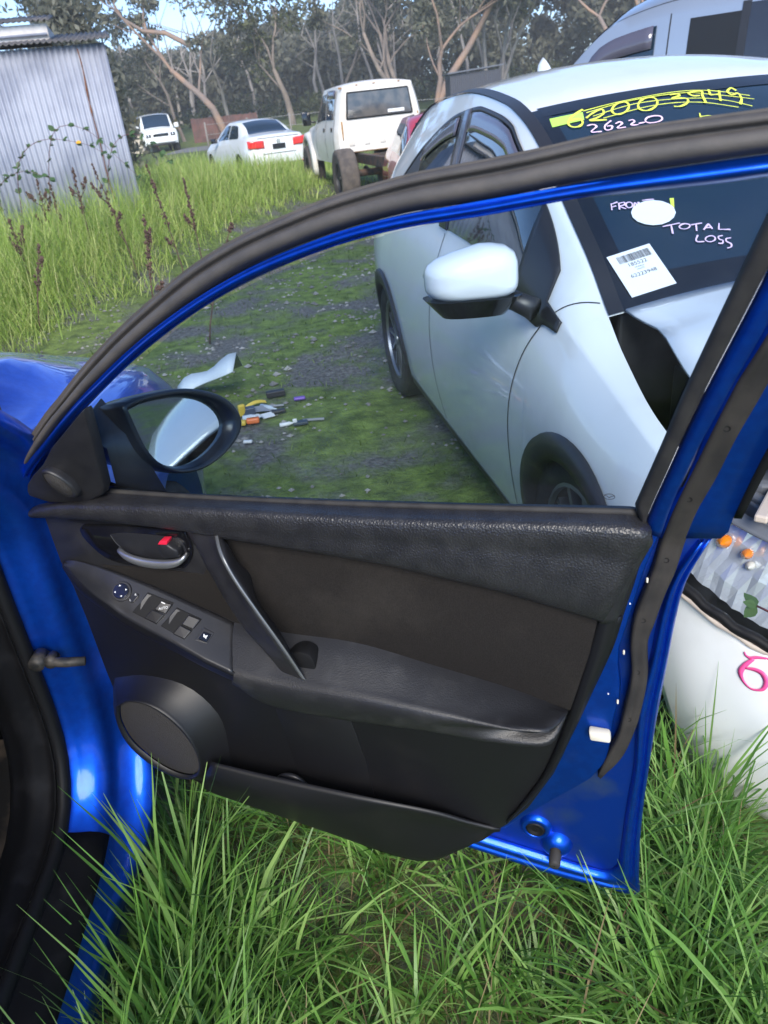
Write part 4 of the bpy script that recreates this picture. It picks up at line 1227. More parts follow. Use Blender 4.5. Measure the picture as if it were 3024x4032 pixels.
def offroader():
    root = tag(empty('white_offroader', (-9.3, 44.0, 0.30), math.radians(-72)), 'small white four wheel drive facing the camera far off by the shed', 'car')
    xk = [-4.0, -3.9, -3.0, -2.0, -1.35, -1.1, -.95, -.1, 0.0]
    cols = dict(zs=[.5, .45, .42, .42, .42, .42, .42, .42, .48], ys=[.78, .84, .86, .86, .86, .86, .86, .84, .78], zm=[.8] * 9, ym=[.82, .9, .92, .92, .92, .92, .92, .90, .82],
                zbelt=[1.15, 1.2, 1.2, 1.2, 1.18, 1.16, 1.14, 1.10, 1.0], ybelt=[.78, .86, .88, .88, .87, .86, .86, .84, .76],
                ze=[1.7, 1.8, 1.86, 1.86, 1.80, 1.50, 1.18, 1.14, 1.04], ye=[.66, .72, .74, .74, .74, .76, .78, .76, .7], zc=[1.74, 1.84, 1.92, 1.92, 1.86, 1.56, 1.24, 1.18, 1.08])
    sh = Shell(xk, cols, arches=((-.65, .4, .42), (-3.2, .4, .42)), zlow=.4)
    sh.body('body', MT['white'], root, n=40)
    sh.patch('windscreen', MT['glass_dk'], root, XX(-1.33, -.98), 2.10, 3, .01, 6, through=True)
    for side in (1, -1):
        sh.patch('side_window', MT['glass_dk'], root, XX(-2.1, -1.4), 1.12, 1.85, .008, 4, sides=(side,))
        sh.patch('side_window', MT['glass_dk'], root, XX(-3.2, -2.2), 1.12, 1.85, .008, 4, sides=(side,))
        mb = MB(); mb.box((-1.2, -side * 1.04, 1.28), (.14, .24, .24)); mb.build('mirror', MT['white'], root, bevel=.05)
        mb = MB(); mb.box((.0, -side * .62, .90), (.06, .24, .16)); mb.build('headlight', MT['gloss_blk'], root, bevel=.02)
        mb = MB(); mb.lathe([(.001, .03), (.05, .02), (.06, 0)], 14, 'Z'); mb.v = [(p[2] + .03, -side * .62 + p[0], .90 + p[1]) for p in mb.v]; mb.build('headlight_ring', MT['chrome'], root)
        for x in (-.65, -3.2): wheel(root, x, -side * .80, .40, .40, .25, -side, spokes=6)
    mb = MB(); mb.box((.0, 0, .90), (.05, .80, .15)); mb.build('grille', MT['gloss_blk'], root, bevel=.02)
    mb = MB(); mb.box((.03, 0, .60), (.12, 1.5, .16)); mb.build('bumper', MT['white'], root, bevel=.04)
    mb = MB(); mb.box((.02, 0, .47), (.10, 1.3, .10)); mb.build('lower_grille', MT['trim_dk'], root, bevel=.02)
    plate(root, .10, 0, .62, .37, .13, 1, '', MT['paper'], MT['ink'], .1)
    mb = MB()
    for y in (-.66, .66): mb.tube([(-1.7, y, 1.95), (-3.6, y, 1.95)], .025, 6)
    mb.build('roof_rails', MT['trim_dk'], root)
offroader()

def van():
    root = tag(empty('silver_van', (2.55, 9.35, -0.05), math.radians(137)), 'silver high roof van with dark side windows behind the white crossover', 'van')
    xk = [-4.4, -4.2, -3.0, -1.6, -.95, -.45, -.05, .15, .25]
    cols = dict(zs=[.4, .35, .32, .32, .32, .32, .32, .38, .45], ys=[.80, .86, .88, .88, .88, .88, .86, .80, .72], zm=[.85] * 9, ym=[.86, .93, .94, .94, .94, .94, .92, .84, .76],
                zbelt=[1.2, 1.22, 1.24, 1.24, 1.22, 1.18, 1.10, 1.0, .95], ybelt=[.84, .90, .91, .91, .91, .90, .87, .78, .70],
                ze=[1.95, 2.02, 2.06, 2.06, 1.98, 1.66, 1.22, 1.05, .99], ye=[.74, .78, .79, .79, .78, .80, .80, .72, .62], zc=[2.12, 2.22, 2.28, 2.28, 2.16, 1.80, 1.30, 1.10, 1.02])
    sh = Shell(xk, cols, arches=((-.55, .34, .38), (-3.1, .34, .38)), bulge=.02, zlow=.3)
    sh.body('body', MT['silver_paint'], root, n=56, nv=(8, 8, 10))
    sh.patch('windscreen', MT['glass_dk'], root, XX(-.85, -.08, 12), 2.12, 3, .006, 7, through=True)
    for side in (-1, 1):
        sh.patch('side_window', MT['glass_dk'], root, XX(-1.30, -.30, 12), lambda x: 1.05, lambda x: min(1.82, 1.1 + (-.22 - x) * 1.45), .006, 6, sides=(side,))
        sh.patch('wind_visor', MT['visor'], root, XX(-1.28, -.62, 10), lambda x: max(1.4, min(1.82, 1.1 + (-.22 - x) * 1.45) - .22), lambda x: min(1.82, 1.1 + (-.22 - x) * 1.45), .03, 3, sides=(side,), solid=.004)
        sh.patch('side_window', MT['cabin_dark'], root, XX(-2.05, -1.60, 8), 1.05, 1.82, .005, 5, sides=(side,))
        sh.patch('side_window', MT['glass_van'], root, XX(-3.0, -2.09, 8), 1.05, 1.88, .008, 5, sides=(side,))
        sh.patch('side_window', MT['glass_van'], root, XX(-4.1, -3.03, 8), 1.05, 1.88, .008, 5, sides=(side,))
        sh.patch('window_frame', MT['trim_dk'], root, XX(-2.10, -2.03, 3), 1.02, 1.9, .010, 5, sides=(side,))
        for x in (-1.42, -.18): sh.seam('door_gap', MT['seam'], root, [(x, 1.9 if x < -1 else 1.05), (x, 1.0), (x, .1)], w=.012, side=side)
        sh.seam('gutter_line', MT['seam'], root, [(-4.2, 2.03), (-2.5, 2.03), (-1.2, 2.03), (-.6, 2.01), (-.2, 1.99)], w=.014, side=side)
        mb = MB(); mb.box((-.20, -side * 1.06, 1.32), (.12, .20, .26)); mb.tube([(-.2, -side * .88, 1.2), (-.2, -side * 1.02, 1.24)], .03, 6); mb.build('mirror', MT['trim_dk'], root, bevel=.03)
        for x in (-.55, -3.1): wheel(root, x, -side * .80, .33, .33, .2, -side, spokes=6)
MT['cabin_dark'] = mat('open_window_dark', (0.006, 0.006, 0.007), 0.5)
MT['glass_van'] = mat('van_privacy_glass', (0.02, 0.022, 0.03), 0.04, spec=0.9)
van()

def red_car():
    root = tag(empty('red_car', (1.52, 9.4, -0.10), math.radians(-88)), 'red car of which only one rounded corner shows past the white crossover', 'car')
    xk = [-3.9, -3.7, -3.0, -2.2, -1.6, -1.0, -.4, .3, .7, .8]
    cols = dict(zs=[.4, .34, .25, .22, .22, .22, .22, .22, .28, .34], ys=[.6, .72, .8, .8, .8, .8, .8, .78, .66, .5], zm=[.6] * 10, ym=[.66, .78, .85, .85, .85, .85, .85, .83, .7, .54],
                zbelt=[.86, .9, .94, .95, .94, .93, .9, .82, .72, .66], ybelt=[.58, .68, .76, .77, .77, .77, .76, .72, .58, .42], ze=[.9, 1.0, 1.26, 1.38, 1.38, 1.16, .94, .86, .75, .69], ye=[.5, .56, .56, .56, .57, .62, .68, .64, .5, .36],
                zc=[.95, 1.05, 1.32, 1.44, 1.44, 1.24, 1.02, .93, .81, .72])
    sh = Shell(xk, cols, arches=((0, .3, .34), (-2.5, .3, .34)))
    sh.body('body', MT['red_paint'], root, n=40)
    sh.patch('windscreen', MT['glass_dk'], root, XX(-1.3, -.5), 2.12, 3, .006, 6, through=True)
    for side in (1, -1):
        sh.patch('side_window', MT['glass_dk'], root, XX(-2.4, -1.0), 1.1, lambda x: min(1.85, 1.1 + (-.75 - x) * 1.6), .006, 5, sides=(side,))
        for x in (0, -2.5): wheel(root, x, -side * .72, .3, .3, .19, -side, spokes=6)
        mb = MB(); mb.box((.62, -side * .52, .66), (.18, .2, .1)); mb.build('headlight', MT['chrome'], root, bevel=.03)
red_car()

# ------------------------------------------------------------------ small far structures
def far_things():
    x, y = 6.7, 42.0; z = gz(x, y)
    root = tag(empty('garden_shed', (x, y, z)), 'small dark grey metal shed under the gum trees beyond the pickup', 'shed')
    m1 = mat('dark_grey_cladding', (0.055, 0.058, 0.075), 0.6); m2 = mat('grey_roof_cladding', (0.10, 0.11, 0.14), 0.5)
    mb = MB(); rows = []
    xs = np.arange(-1.2, 1.21, .05)
    rows = [[(a, -1.0 + .02 * (i % 2), zz) for i, a in enumerate(xs)] for zz in (0, 2.0)]
    mb.grid(rows); mb.build('front_wall', m1, root, smooth=False, solid=.01)
    for s_ in (-1, 1):
        mb = MB(); mb.box((s_ * 1.2, 0, 1.0), (.04, 2.0, 2.0)); mb.build('side_wall', m1, root, smooth=False)
    mb = MB(); mb.box((0, 0, 2.1), (2.7, 2.3, .06), Matrix.Rotation(-.05, 3, 'Y')); mb.build('roof', m2, root, smooth=False)
    mb = MB(); mb.box((0, 1.0, 1.0), (2.4, .04, 2.0)); mb.build('back_wall', m1, root, smooth=False)
    # post and wire fence behind the pickup
    mw = mat('weathered_post', (0.22, 0.20, 0.18), 0.9); mwire = mat('fence_wire', (0.25, 0.25, 0.26), 0.5, .6)
    root = tag(empty('wire_fence', (6.0, 38.0, gz(6, 38))), 'post and wire fence running past the dark grey shed', 'fence')
    px = np.arange(-12, 9, 1.9)
    for a in px:
        mb = MB(); zz = gz(6 + a, 38) - gz(6, 38); mb.tube([(a, 0, zz - .2), (a, 0, zz + 1.25)], .045, 6); mb.build('post', mw, root)
    for h in (.35, .75, 1.15):
        mb = MB(); mb.tube([(a, 0, gz(6 + a, 38) - gz(6, 38) + h - .02 * math.sin(i * 3)) for i, a in enumerate(np.arange(-12, 8, .95))], .012, 4, cap=False); mb.build('wire', mwire, root)
    # reddish paling fence beyond the sedan
    mp = mat('red_brown_paling', (0.16, 0.075, 0.065), 0.85, col2=(0.10, 0.055, 0.05), nscale=2)
    root = tag(empty('paling_fence', (-8.6, 50.0, gz(-8.6, 50))), 'low red brown paling fence far behind the white sedan', 'fence')
    for k in range(26):
        mb = MB(); a = k * .15; mb.box((a, RNG.uniform(-.01, .01), .6 + RNG.uniform(-.03, .03)), (.135, .025, 1.3)); mb.build('paling', mp, root, smooth=False)
    for h in (.25, .95):
        mb = MB(); mb.box((1.9, .04, h), (3.9, .05, .09)); mb.build('rail', mp, root, smooth=False)
    # cream gabled shelter by the off-roader
    mc = mat('cream_canvas', (0.55, 0.49, 0.40), 0.8)
    x, y = -11.2, 46.5
    root = tag(empty('cream_tent', (x, y, gz(x, y))), 'small cream gabled tent left of the far four wheel drive', 'tent')
    mb = MB(); mb.add([(-.9, -.6, 0), (.9, -.6, 0), (.9, -.6, .5), (0, -.6, 1.25), (-.9, -.6, .5), (-.9, 1, 0), (.9, 1, 0), (.9, 1, .5), (0, 1, 1.25), (-.9, 1, .5)], [(0, 1, 2, 3, 4), (5, 9, 8, 7, 6), (0, 4, 9, 5), (1, 6, 7, 2)])
    mb.build('walls', mc, root, smooth=False)
    for s_ in (-1, 1):
        mb = MB(); mb.add([(s_ * 1.0, -.7, .42), (0, -.7, 1.27), (0, 1.1, 1.27), (s_ * 1.0, 1.1, .42)], [(0, 1, 2, 3)]); mb.build('roof_panel', mc, root, smooth=False, solid=.03)
    # sealed lane and bright paddock strip
    def strip(name, m, x0, x1, y0, y1, dz):
        mb = MB(); xs = np.linspace(x0, x1, 12); ys = np.linspace(y0, y1, 12)
        mb.grid([[(a, b, gz(a, b) + dz) for a in xs] for b in ys]); return tag(mb.build(name, m), kind='structure')
    strip('lane', mat('grey_lane', (0.17, 0.17, 0.18), 0.9), -8.6, -5.6, 40.5, 46, .012)
    strip('paddock', mat('paddock_grass', (0.14, 0.18, 0.05), 0.9, col2=(0.20, 0.22, 0.08), nscale=.5), -14, 16, 66.5, 74, .03)
    # yellow flowering bush
    c = [(-11.0 + RNG.normal(0, .6), 51 + RNG.normal(0, .4), gz(-11, 51) + RNG.uniform(.2, 1.5)) for _ in range(16)]
    o = leaf_cloud('wattle_bush', leaf_mat('wattle_leaves', (0.12, 0.10, 0.02), (0.22, 0.17, 0.03), (0.34, 0.24, 0.04)), c, [.5] * 16, 50, .12)
    tag(o, 'yellowish bush behind the far white four wheel drive', 'bush')
far_things()
# ------------------------------------------------------------------ blue hatchback, driver's door wide open
CAR = tag(empty('blue_hatchback', (-1.44, 1.0, 0.0)), 'blue hatchback with its front door swung open, crumpled bonnet at far left', 'car')
COFF = CAR.location.copy()
# door frame of reference: s along the door from the hinge, t towards the cabin, z up
DA = np.array([-.5957, 1.1735, 0.0]); DD = np.array([.94051, -.33977, 0.0]); DN = np.array([-.33977, -.94051, 0.0])
ZB, TAU = .93, math.tan(math.radians(18))
def DP(s, z, t):
    p = DA + DD * s + DN * (t + max(0.0, z - ZB) * TAU)
    return (p[0], p[1], z)

MT['arm'] = mat('scuffed_armrest_vinyl', (0.014, 0.0142, 0.0165), 0.46, col2=(0.036, 0.036, 0.038), nscale=22, detail=10, ramp=(0.56, 0.85), bump=('voronoi', 420, 0.35, 0.0008), dust=(9, .06, (.3, .29, .28), .52, .8))
MT['pod'] = mat('satin_speaker_pod', (0.005, 0.005, 0.0065), 0.5, bump=('noise', 420, 0.2, 0.0005))
T = {}
T['seal_out']=[(-0.078,0.928),(-0.068,0.95),(-0.017,1.0),(0.012,1.029),(0.103,1.103),(0.143,1.131),(0.217,1.186),(0.267,1.22),(0.327,1.258),(0.404,1.302),(0.463,1.334),(0.535,1.364),(0.598,1.384),(0.655,1.4),(0.707,1.41),(0.756,1.418),(0.821,1.424),(0.884,1.431),(0.942,1.439),(0.998,1.442),(1.058,1.444),(1.12,1.444),(1.165,1.432),(1.192,1.40),(1.198,1.36)]
T['blue_out']=[(-0.026,0.948),(-0.005,0.977),(0.02,1.007),(0.062,1.043),(0.14,1.102),(0.217,1.154),(0.27,1.187),(0.344,1.233),(0.415,1.273),(0.495,1.312),(0.571,1.342),(0.653,1.365),(0.706,1.376),(0.755,1.383),(0.821,1.388),(0.885,1.396),(0.944,1.402),(1.001,1.406),(1.061,1.41),(1.115,1.411),(1.150,1.402),(1.166,1.38),(1.172,1.345)]
T['blue_in']=[(-0.01,0.958),(0.009,0.982),(0.043,1.015),(0.111,1.063),(0.17,1.106),(0.218,1.14),(0.271,1.175),(0.333,1.214),(0.406,1.255),(0.488,1.295),(0.565,1.325),(0.649,1.351),(0.703,1.363),(0.753,1.37),(0.824,1.378),(0.897,1.384),(0.969,1.387),(1.029,1.389),(1.064,1.392),(1.10,1.393),(1.125,1.388),(1.142,1.37),(1.148,1.335)]
T['felt_l']=[(1.084,1.406),(1.071,1.36),(1.022,1.176),(1.005,1.102),(0.979,0.995)]
T['felt_r']=[(1.098,1.39),(1.079,1.307),(1.046,1.19),(1.037,1.155),(1.024,1.103),(1.014,1.06),(0.996,0.981),(0.996,0.955)]
T['hem']=[(1.118,1.37),(1.088,1.253),(1.069,1.19),(1.055,1.139),(1.038,1.076),(1.022,1.0),(1.014,0.948)]
T['hem_low']=[(1.014,0.948),(0.999,0.889),(0.989,0.836),(0.979,0.779),(0.972,0.745),(0.972,0.716),(0.977,0.677),(0.977,0.646),(0.971,0.606),(0.967,0.545),(0.963,0.507)]
T['rub_l']=[(1.125,1.37),(1.09,1.243),(1.071,1.188),(1.058,1.137),(1.043,1.073),(1.025,0.997),(1.017,0.952),(1.006,0.883),(0.991,0.819),(0.986,0.781),(0.986,0.743),(0.99,0.705),(0.988,0.664),(0.984,0.632),(0.978,0.574),(0.966,0.535),(0.950,0.476)]
T['rub_r']=[(1.152,1.37),(1.104,1.178),(1.086,1.113),(1.071,1.044),(1.058,0.997),(1.049,0.946),(1.039,0.884),(1.03,0.851),(1.018,0.792),(1.011,0.754),(1.015,0.696),(1.013,0.654),(1.007,0.6),(1.002,0.575),(0.987,0.519),(0.956,0.466)]
T['skin']=[(1.098,0.971),(1.087,0.951),(1.081,0.93),(1.061,0.893),(1.055,0.86),(1.049,0.825),(1.044,0.76),(1.040,0.691),(1.036,0.628),(1.034,0.593),(1.030,0.5),(1.028,0.442),(1.026,0.33),(1.033,0.156),(0.887,0.168),(0.737,0.198),(0.52,0.237),(0.283,0.281),(0.007,0.331)]
T['trim']=[(0.012,0.935),(0.000,0.914),(-0.026,0.805),(-0.032,0.765),(-0.039,0.696),(-0.037,0.575),(-0.021,0.51),(-0.005,0.455),(-0.005,0.373),(0.04,0.299),(0.151,0.282),(0.178,0.264),(0.288,0.241),(0.441,0.206),(0.521,0.182),(0.571,0.176),(0.61,0.176),(0.65,0.186),(0.704,0.222),(0.757,0.272),(0.802,0.323),(0.839,0.375),(0.88,0.465),(0.911,0.569),(0.939,0.667),(0.971,0.787),(0.986,0.86),(0.999,0.945),(0.98,0.955),(0.558,0.95),(0.268,0.95),(0.077,0.945)]
T['belt']=[(0.003,0.93),(0.088,0.941),(0.136,0.967),(0.249,0.964),(0.358,0.964),(0.547,0.968),(0.75,0.974),(0.908,0.981),(0.982,0.983),(0.999,0.970)]
T['crest']=[(0.020,0.945),(0.1,0.959),(0.18,0.963),(0.291,0.966),(0.428,0.966),(0.604,0.965),(0.716,0.967),(0.88,0.972),(0.968,0.972),(1.0,0.965)]
T['padlow']=[(0.005,0.925),(0.152,0.925),(0.301,0.916),(0.37,0.906),(0.587,0.885),(0.703,0.866),(0.821,0.842),(0.943,0.809)]
T['padend']=[(0.943,0.809),(0.952,0.853),(0.971,0.911),(0.984,0.943),(1.0,0.965)]
T['fabric']=[(0.354,0.905),(0.58,0.886),(0.699,0.866),(0.819,0.842),(0.940,0.808),(0.93,0.74),(0.905,0.626),(0.817,0.652),(0.689,0.682),(0.563,0.708),(0.432,0.714),(0.36,0.72),(0.34,0.73),(0.29,0.752),(0.2,0.788),(0.1,0.822),(0.2,0.826),(0.304,0.822),(0.33,0.86)]
T['bezel']=[(0.092,0.905),(0.177,0.909),(0.285,0.907),(0.295,0.895),(0.297,0.87),(0.284,0.845),(0.265,0.832),(0.192,0.828),(0.126,0.837),(0.094,0.865),(0.081,0.892)]
T['cup']=[(0.143,0.892),(0.182,0.897),(0.265,0.895),(0.284,0.884),(0.286,0.862),(0.268,0.845),(0.18,0.839),(0.158,0.862)]
T['gripL']=[(0.293,0.913),(0.333,0.878),(0.359,0.834),(0.393,0.767),(0.425,0.715),(0.444,0.665)]
T['gripR']=[(0.365,0.921),(0.391,0.91),(0.411,0.875),(0.442,0.819),(0.473,0.75),(0.489,0.672)]
T['gripX']=[(0.355,0.901),(0.376,0.857),(0.394,0.832),(0.397,0.781),(0.426,0.725),(0.467,0.64)]
T['swU']=[(0.024,0.826),(0.049,0.83),(0.1,0.82),(0.149,0.806),(0.203,0.787),(0.257,0.765),(0.299,0.747),(0.341,0.728)]
T['swL']=[(0.027,0.826),(0.057,0.802),(0.098,0.782),(0.134,0.769),(0.166,0.753),(0.243,0.724),(0.315,0.695),(0.366,0.676)]
SWT=[.015,.03,.045,.055,.062,.072,.078,.08]
T['armF']=[(0.018,0.814),(0.043,0.786),(0.08,0.761),(0.146,0.727),(0.222,0.695),(0.296,0.664),(0.349,0.643)]
AFT=[.01,.02,.03,.045,.052,.058,.06]
T['armU']=[(0.341,0.728),(0.432,0.719),(0.563,0.714),(0.689,0.686),(0.817,0.656),(0.901,0.626)]
T['armR']=[(0.366,0.674),(0.456,0.663),(0.579,0.658),(0.702,0.651),(0.796,0.641),(0.857,0.641),(0.882,0.639),(0.895,0.636),(0.901,0.627)]
ART=[.08]*6+[.07,.045,.015]
T['armB']=[(0.349,0.643),(0.414,0.600),(0.563,0.592),(0.694,0.595),(0.791,0.588),(0.854,0.592),(0.883,0.596),(0.894,0.613),(0.9,0.62)]
ABT=[.06]*6+[.05,.03,.01]
T['lip']=[(0.242,0.414),(0.337,0.406),(0.415,0.402),(0.575,0.393),(0.671,0.370),(0.746,0.329),(0.786,0.312)]
LPT=[.05,.05,.05,.05,.035,.012,.002]
T['lipb']=[(0.175,0.275),(0.2,0.266),(0.297,0.245),(0.447,0.213),(0.577,0.186),(0.654,0.196),(0.754,0.278)]
T['grille']=[(0.072,0.525),(0.105,0.546),(0.151,0.539),(0.195,0.497),(0.218,0.44),(0.209,0.384),(0.177,0.363),(0.127,0.377),(0.077,0.426),(0.063,0.482)]
T['podbase']=[(0.035,0.552),(0.115,0.57),(0.205,0.555),(0.258,0.49),(0.258,0.40),(0.235,0.31),(0.14,0.285),(0.051,0.30),(-0.0,0.35),(-0.01,0.45)]
T['sail']=[(0.232,1.146),(0.185,1.112),(0.127,1.07),(0.086,1.033),(0.052,1.01),(0.027,0.989),(0.011,0.965),(0.048,0.950),(0.121,0.952),(0.167,0.975),(0.181,0.994),(0.21,1.077)]
T['glass']=[(1.085,1.395),(1.066,1.391),(0.969,1.386),(0.896,1.383),(0.798,1.374),(0.725,1.363),(0.644,1.347),(0.557,1.319),(0.464,1.283),(0.419,1.259),(0.317,1.198),(0.255,1.162),(0.203,1.128),(0.15,0.95),(0.301,0.94),(0.684,0.94),(0.99,0.94),(1.015,1.101),(1.035,1.175),(1.08,1.359)]

def door_part(mb, name, m, parent, **k): return mb.build(name, m, parent, off=COFF, **k)
def band(name, m, parent, rails, n=48, sub=4, solid=.004, sm=True, **k):
    """surface lofted over rails given as (curve in s,z, t or list of t)"""
    R = []
    for pts, t in rails:
        t = list(t) if hasattr(t, '__len__') else [t] * len(pts)
        t = np.interp(np.linspace(0, 1, len(pts)), np.linspace(0, 1, len(t)), t)
        R.append(crv([(a, b, c) for (a, b), c in zip(pts, t)], n, sm))
    rows = []
    for i in range(n):
        cross = crv([r[i] for r in R], (len(R) - 1) * sub + 1) if len(R) > 2 else np.array([R[0][i], R[1][i]])
        rows.append([DP(*(q[0], q[1], q[2])) for q in cross])
    mb = MB(); mb.grid(rows)
    return door_part(mb, name, m, parent, solid=solid, **k)
def mixc(A, B, f, n=40):
    a, b = crv(A, n), crv(B, n); return [tuple(p) for p in a * (1 - f) + b * f]
def dplate(name, m, parent, pts, t0, t1, bevel=.003, smooth_n=None, **k):
    if smooth_n:
        pts = [tuple(p) for p in crv(list(pts) + [pts[0]], smooth_n)[:-1]]
    return poly_plate(DP, pts, t0, t1, name, m, parent, bevel=bevel, off=COFF, **k)

# --- the door itself: pressed inner panel and outer skin, blue
mb = MB()
low = T['skin'] + [(-.02, .45), (-.04, .6), (-.05, .8), (-.045, .94), (1.0, .955)]
m1 = poly_plate(DP, low, -.055, -.03, '', None, None, mb_only=True); mb.add(m1.v, m1.f)
out = [(a - (.012 if i < 14 else 0), min(.915, b + (.012 if 13 <= i < 19 else 0))) for i, (a, b) in enumerate(low)]
def DPo(s, z, t): return DP(s, z, t - .02 * math.sin(math.pi * min(1, max(0, (z - .15) / .85))) * (1 if t < -.07 else 0))
m2 = poly_plate(DPo, out, -.090, -.056, '', None, None, mb_only=True); mb.add(m2.v, m2.f)
DOOR = door_part(mb, 'door', MT['blue_dirty'], CAR, bevel=.003, autosm=40)
DOOR['label'] = 'open blue front door with black trim panel inside'
raised = T['hem_low'] + [(0.940, .462), (0.913, .432), (.827, .339), (.793, .297), (.3, .29), (0.0, .35), (-.03, .5), (-.045, .75), (-.03, .945), (.996, .955)]
dplate('inner_panel', MT['blue'], DOOR, raised, -.031, -.010, .006)
# folded hem along the rear edge and the bottom
grv = [(1.062, .93), (1.036, .87), (1.023, .80), (1.016, .72), (1.003, .62), (1.006, .50), (1.000, .40), (.996, .30), (.994, .245), (.985, .222), (.965, .212), (.88, .226), (.764, .248), (.62, .275)]
hemo = [(1.079, .93), (1.054, .86), (1.046, .80), (1.041, .72), (1.034, .62), (1.030, .50), (1.027, .40), (1.027, .30), (1.030, .22), (1.032, .158), (.98, .162), (.887, .169), (.76, .195), (.62, .222)]
band('folded_hem', MT['blue'], DOOR, [(grv, -.029), (mixc(grv, hemo, .2), -.017), (mixc(grv, hemo, .45), -.020), (mixc(grv, hemo, .6), -.030), (mixc(grv, hemo, .8), -.024), (hemo, -.029)], n=60, sub=3, solid=.002)
# window frame
band('window_frame', MT['blue'], DOOR, [(T['blue_out'], -.016), (mixc(T['blue_out'], T['blue_in'], .3), .000), (mixc(T['blue_out'], T['blue_in'], .7), .001), (T['blue_in'], -.018)], n=70, sub=4, solid=.01)
band('frame_seal', MT['rubber'], DOOR, [(T['seal_out'], -.045), (mixc(T['seal_out'], T['blue_out'], .07), -.026), (mixc(T['seal_out'], T['blue_out'], .22), -.020), (mixc(T['seal_out'], T['blue_out'], .36), -.027), (mixc(T['seal_out'], T['blue_out'], .44), -.013), (mixc(T['seal_out'], T['blue_out'], .72), -.007), (mixc(T['seal_out'], T['blue_out'], .93), -.014), (T['blue_out'], -.020)], n=70, sub=3, solid=.012)
band('window_felt', MT['felt'], DOOR, [(T['felt_l'], -.018), (mixc(T['felt_l'], T['felt_r'], .15), -.006), (mixc(T['felt_l'], T['felt_r'], .8), -.003), (T['felt_r'], -.012)], n=30)
band('rear_frame', MT['blue'], DOOR, [(T['felt_r'], -.010), (mixc(T['felt_r'], T['hem'], .25), .000), (mixc(T['felt_r'], T['hem'], .85), .000), (T['hem'], -.006), (mixc(T['hem'], T['rub_l'][:7], .6), -.028)], n=40, sub=3)
MT['seal_dk'] = mat('dark_seal_rubber', (0.020, 0.018, 0.018), 0.65, spec=0.35, col2=(0.032, 0.028, 0.026), nscale=20, dust=(14, .10, (.26, .22, .18), .5, .8))
band('door_seal', MT['seal_dk'], DOOR, [(T['rub_l'], -.022), (mixc(T['rub_l'], T['rub_r'], .08), -.0085), (mixc(T['rub_l'], T['rub_r'], .30), -.0075), (mixc(T['rub_l'], T['rub_r'], .38), -.0095), (mixc(T['rub_l'], T['rub_r'], .90), -.0105), (T['rub_r'], -.024)], n=80, sub=3, solid=.003)
upper_skin = [(1.185, 1.37), (1.155, 1.26), (1.117, 1.107), (1.096, .985), (1.098, .971), (1.087, .951)]
band('rear_frame', MT['blue'], DOOR, [([(1.120, 1.37), (1.085, 1.243), (1.055, 1.137), (1.035, 1.04), (1.02, .995), (1.012, .945)], -.032), (upper_skin, -.032)], n=30, solid=.02)
band('window_moulding', MT['rubber_dk'], DOOR, [([(1.186, 1.37), (1.156, 1.26), (1.118, 1.107), (1.097, .99)], -.030), ([(1.196, 1.37), (1.166, 1.26), (1.128, 1.107), (1.106, .99)], -.030)], n=20, solid=.02)
for (a, b) in ((1.024, .904), (1.001, .8), (.999, .704), (.992, .608), (1.07, 1.123), (1.042, 1.012)):
    mb = MB(); mb.lathe([(.0052, .0022), (.0040, .0026), (.0036, .0005), (.001, .0005)], 12, 'Z'); mb.v = [DP(a + p[0] * .8, b + p[1] * .8, -.0112 + p[2]) for p in mb.v]
    door_part(mb, 'seal_hole', MT['rubber_dk'], DOOR)
# white chips where the paint is through
for k, pts in enumerate(([(1.035, .985), (1.05, .99), (1.062, 1.0), (1.075, .998)], [(1.06, .992), (1.064, .975)], [(1.07, 1.004), (1.08, 1.012), (1.075, 1.02), (1.086, 1.018)], [(1.052, 1.03), (1.056, 1.045), (1.054, 1.07)])):
    mb = MB(); mb.tube([DP(a, b, -.0305) for a, b in crv(pts, 12)], .0011, 4); door_part(mb, 'paint_scratch', MT['white_mark'], DOOR)
for k in range(2):
    i = RNG.integers(0, len(T['hem_low']) - 1); a, b = T['hem_low'][i]
    mb = MB(); mb.box(DP(a - RNG.uniform(.002, .02), b - RNG.uniform(0, .04), -.0095), (.0018, .0018, .0022)); door_part(mb, 'paint_chip', MT['white_mark'], DOOR, smooth=False)
# clips, plug, stud and bump stop on the lower corner
for (a, b) in ((1.012, .872), (.988, .742), (.984, .645), (1.05, 1.105)):
    mb = MB(); mb.box(DP(a - .010, b, -.006), (.003, .004, .008)); door_part(mb, 'seal_clip', MT['cream'], DOOR, bevel=.0015)
mb = MB(); mb.lathe([(.030, -.001), (.026, .008), (.018, .010), (.0175, .006)], 24, 'Z'); mb.v = [DP(.847 + p[0], .299 + p[1], -.03 + p[2]) for p in mb.v]; door_part(mb, 'plug_rim', MT['blue'], DOOR)
mb = MB(); mb.lathe([(.0178, .004), (.016, .010), (.012, .011), (.010, .007), (.005, .008), (.001, .008)], 20, 'Z'); mb.v = [DP(.847 + p[0], .299 + p[1], -.03 + p[2]) for p in mb.v]; door_part(mb, 'plug', MT['rubber_dk'], DOOR)
mb = MB(); mb.lathe([(.030, -.001), (.024, .012), (.014, .017), (.010, .018)], 24, 'Z'); mb.v = [DP(.884 + p[0], .262 + p[1], -.03 + p[2]) for p in mb.v]; door_part(mb, 'stud_base', MT['blue'], DOOR)
mb = MB(); mb.lathe([(.011, .012), (.0105, .034), (.008, .038), (.001, .038)], 16, 'Z'); mb.v = [DP(.884 + p[0], .256 + p[1] - p[2] * .25, -.03 + p[2]) for p in mb.v]; door_part(mb, 'stop_stud', MT['felt'], DOOR)
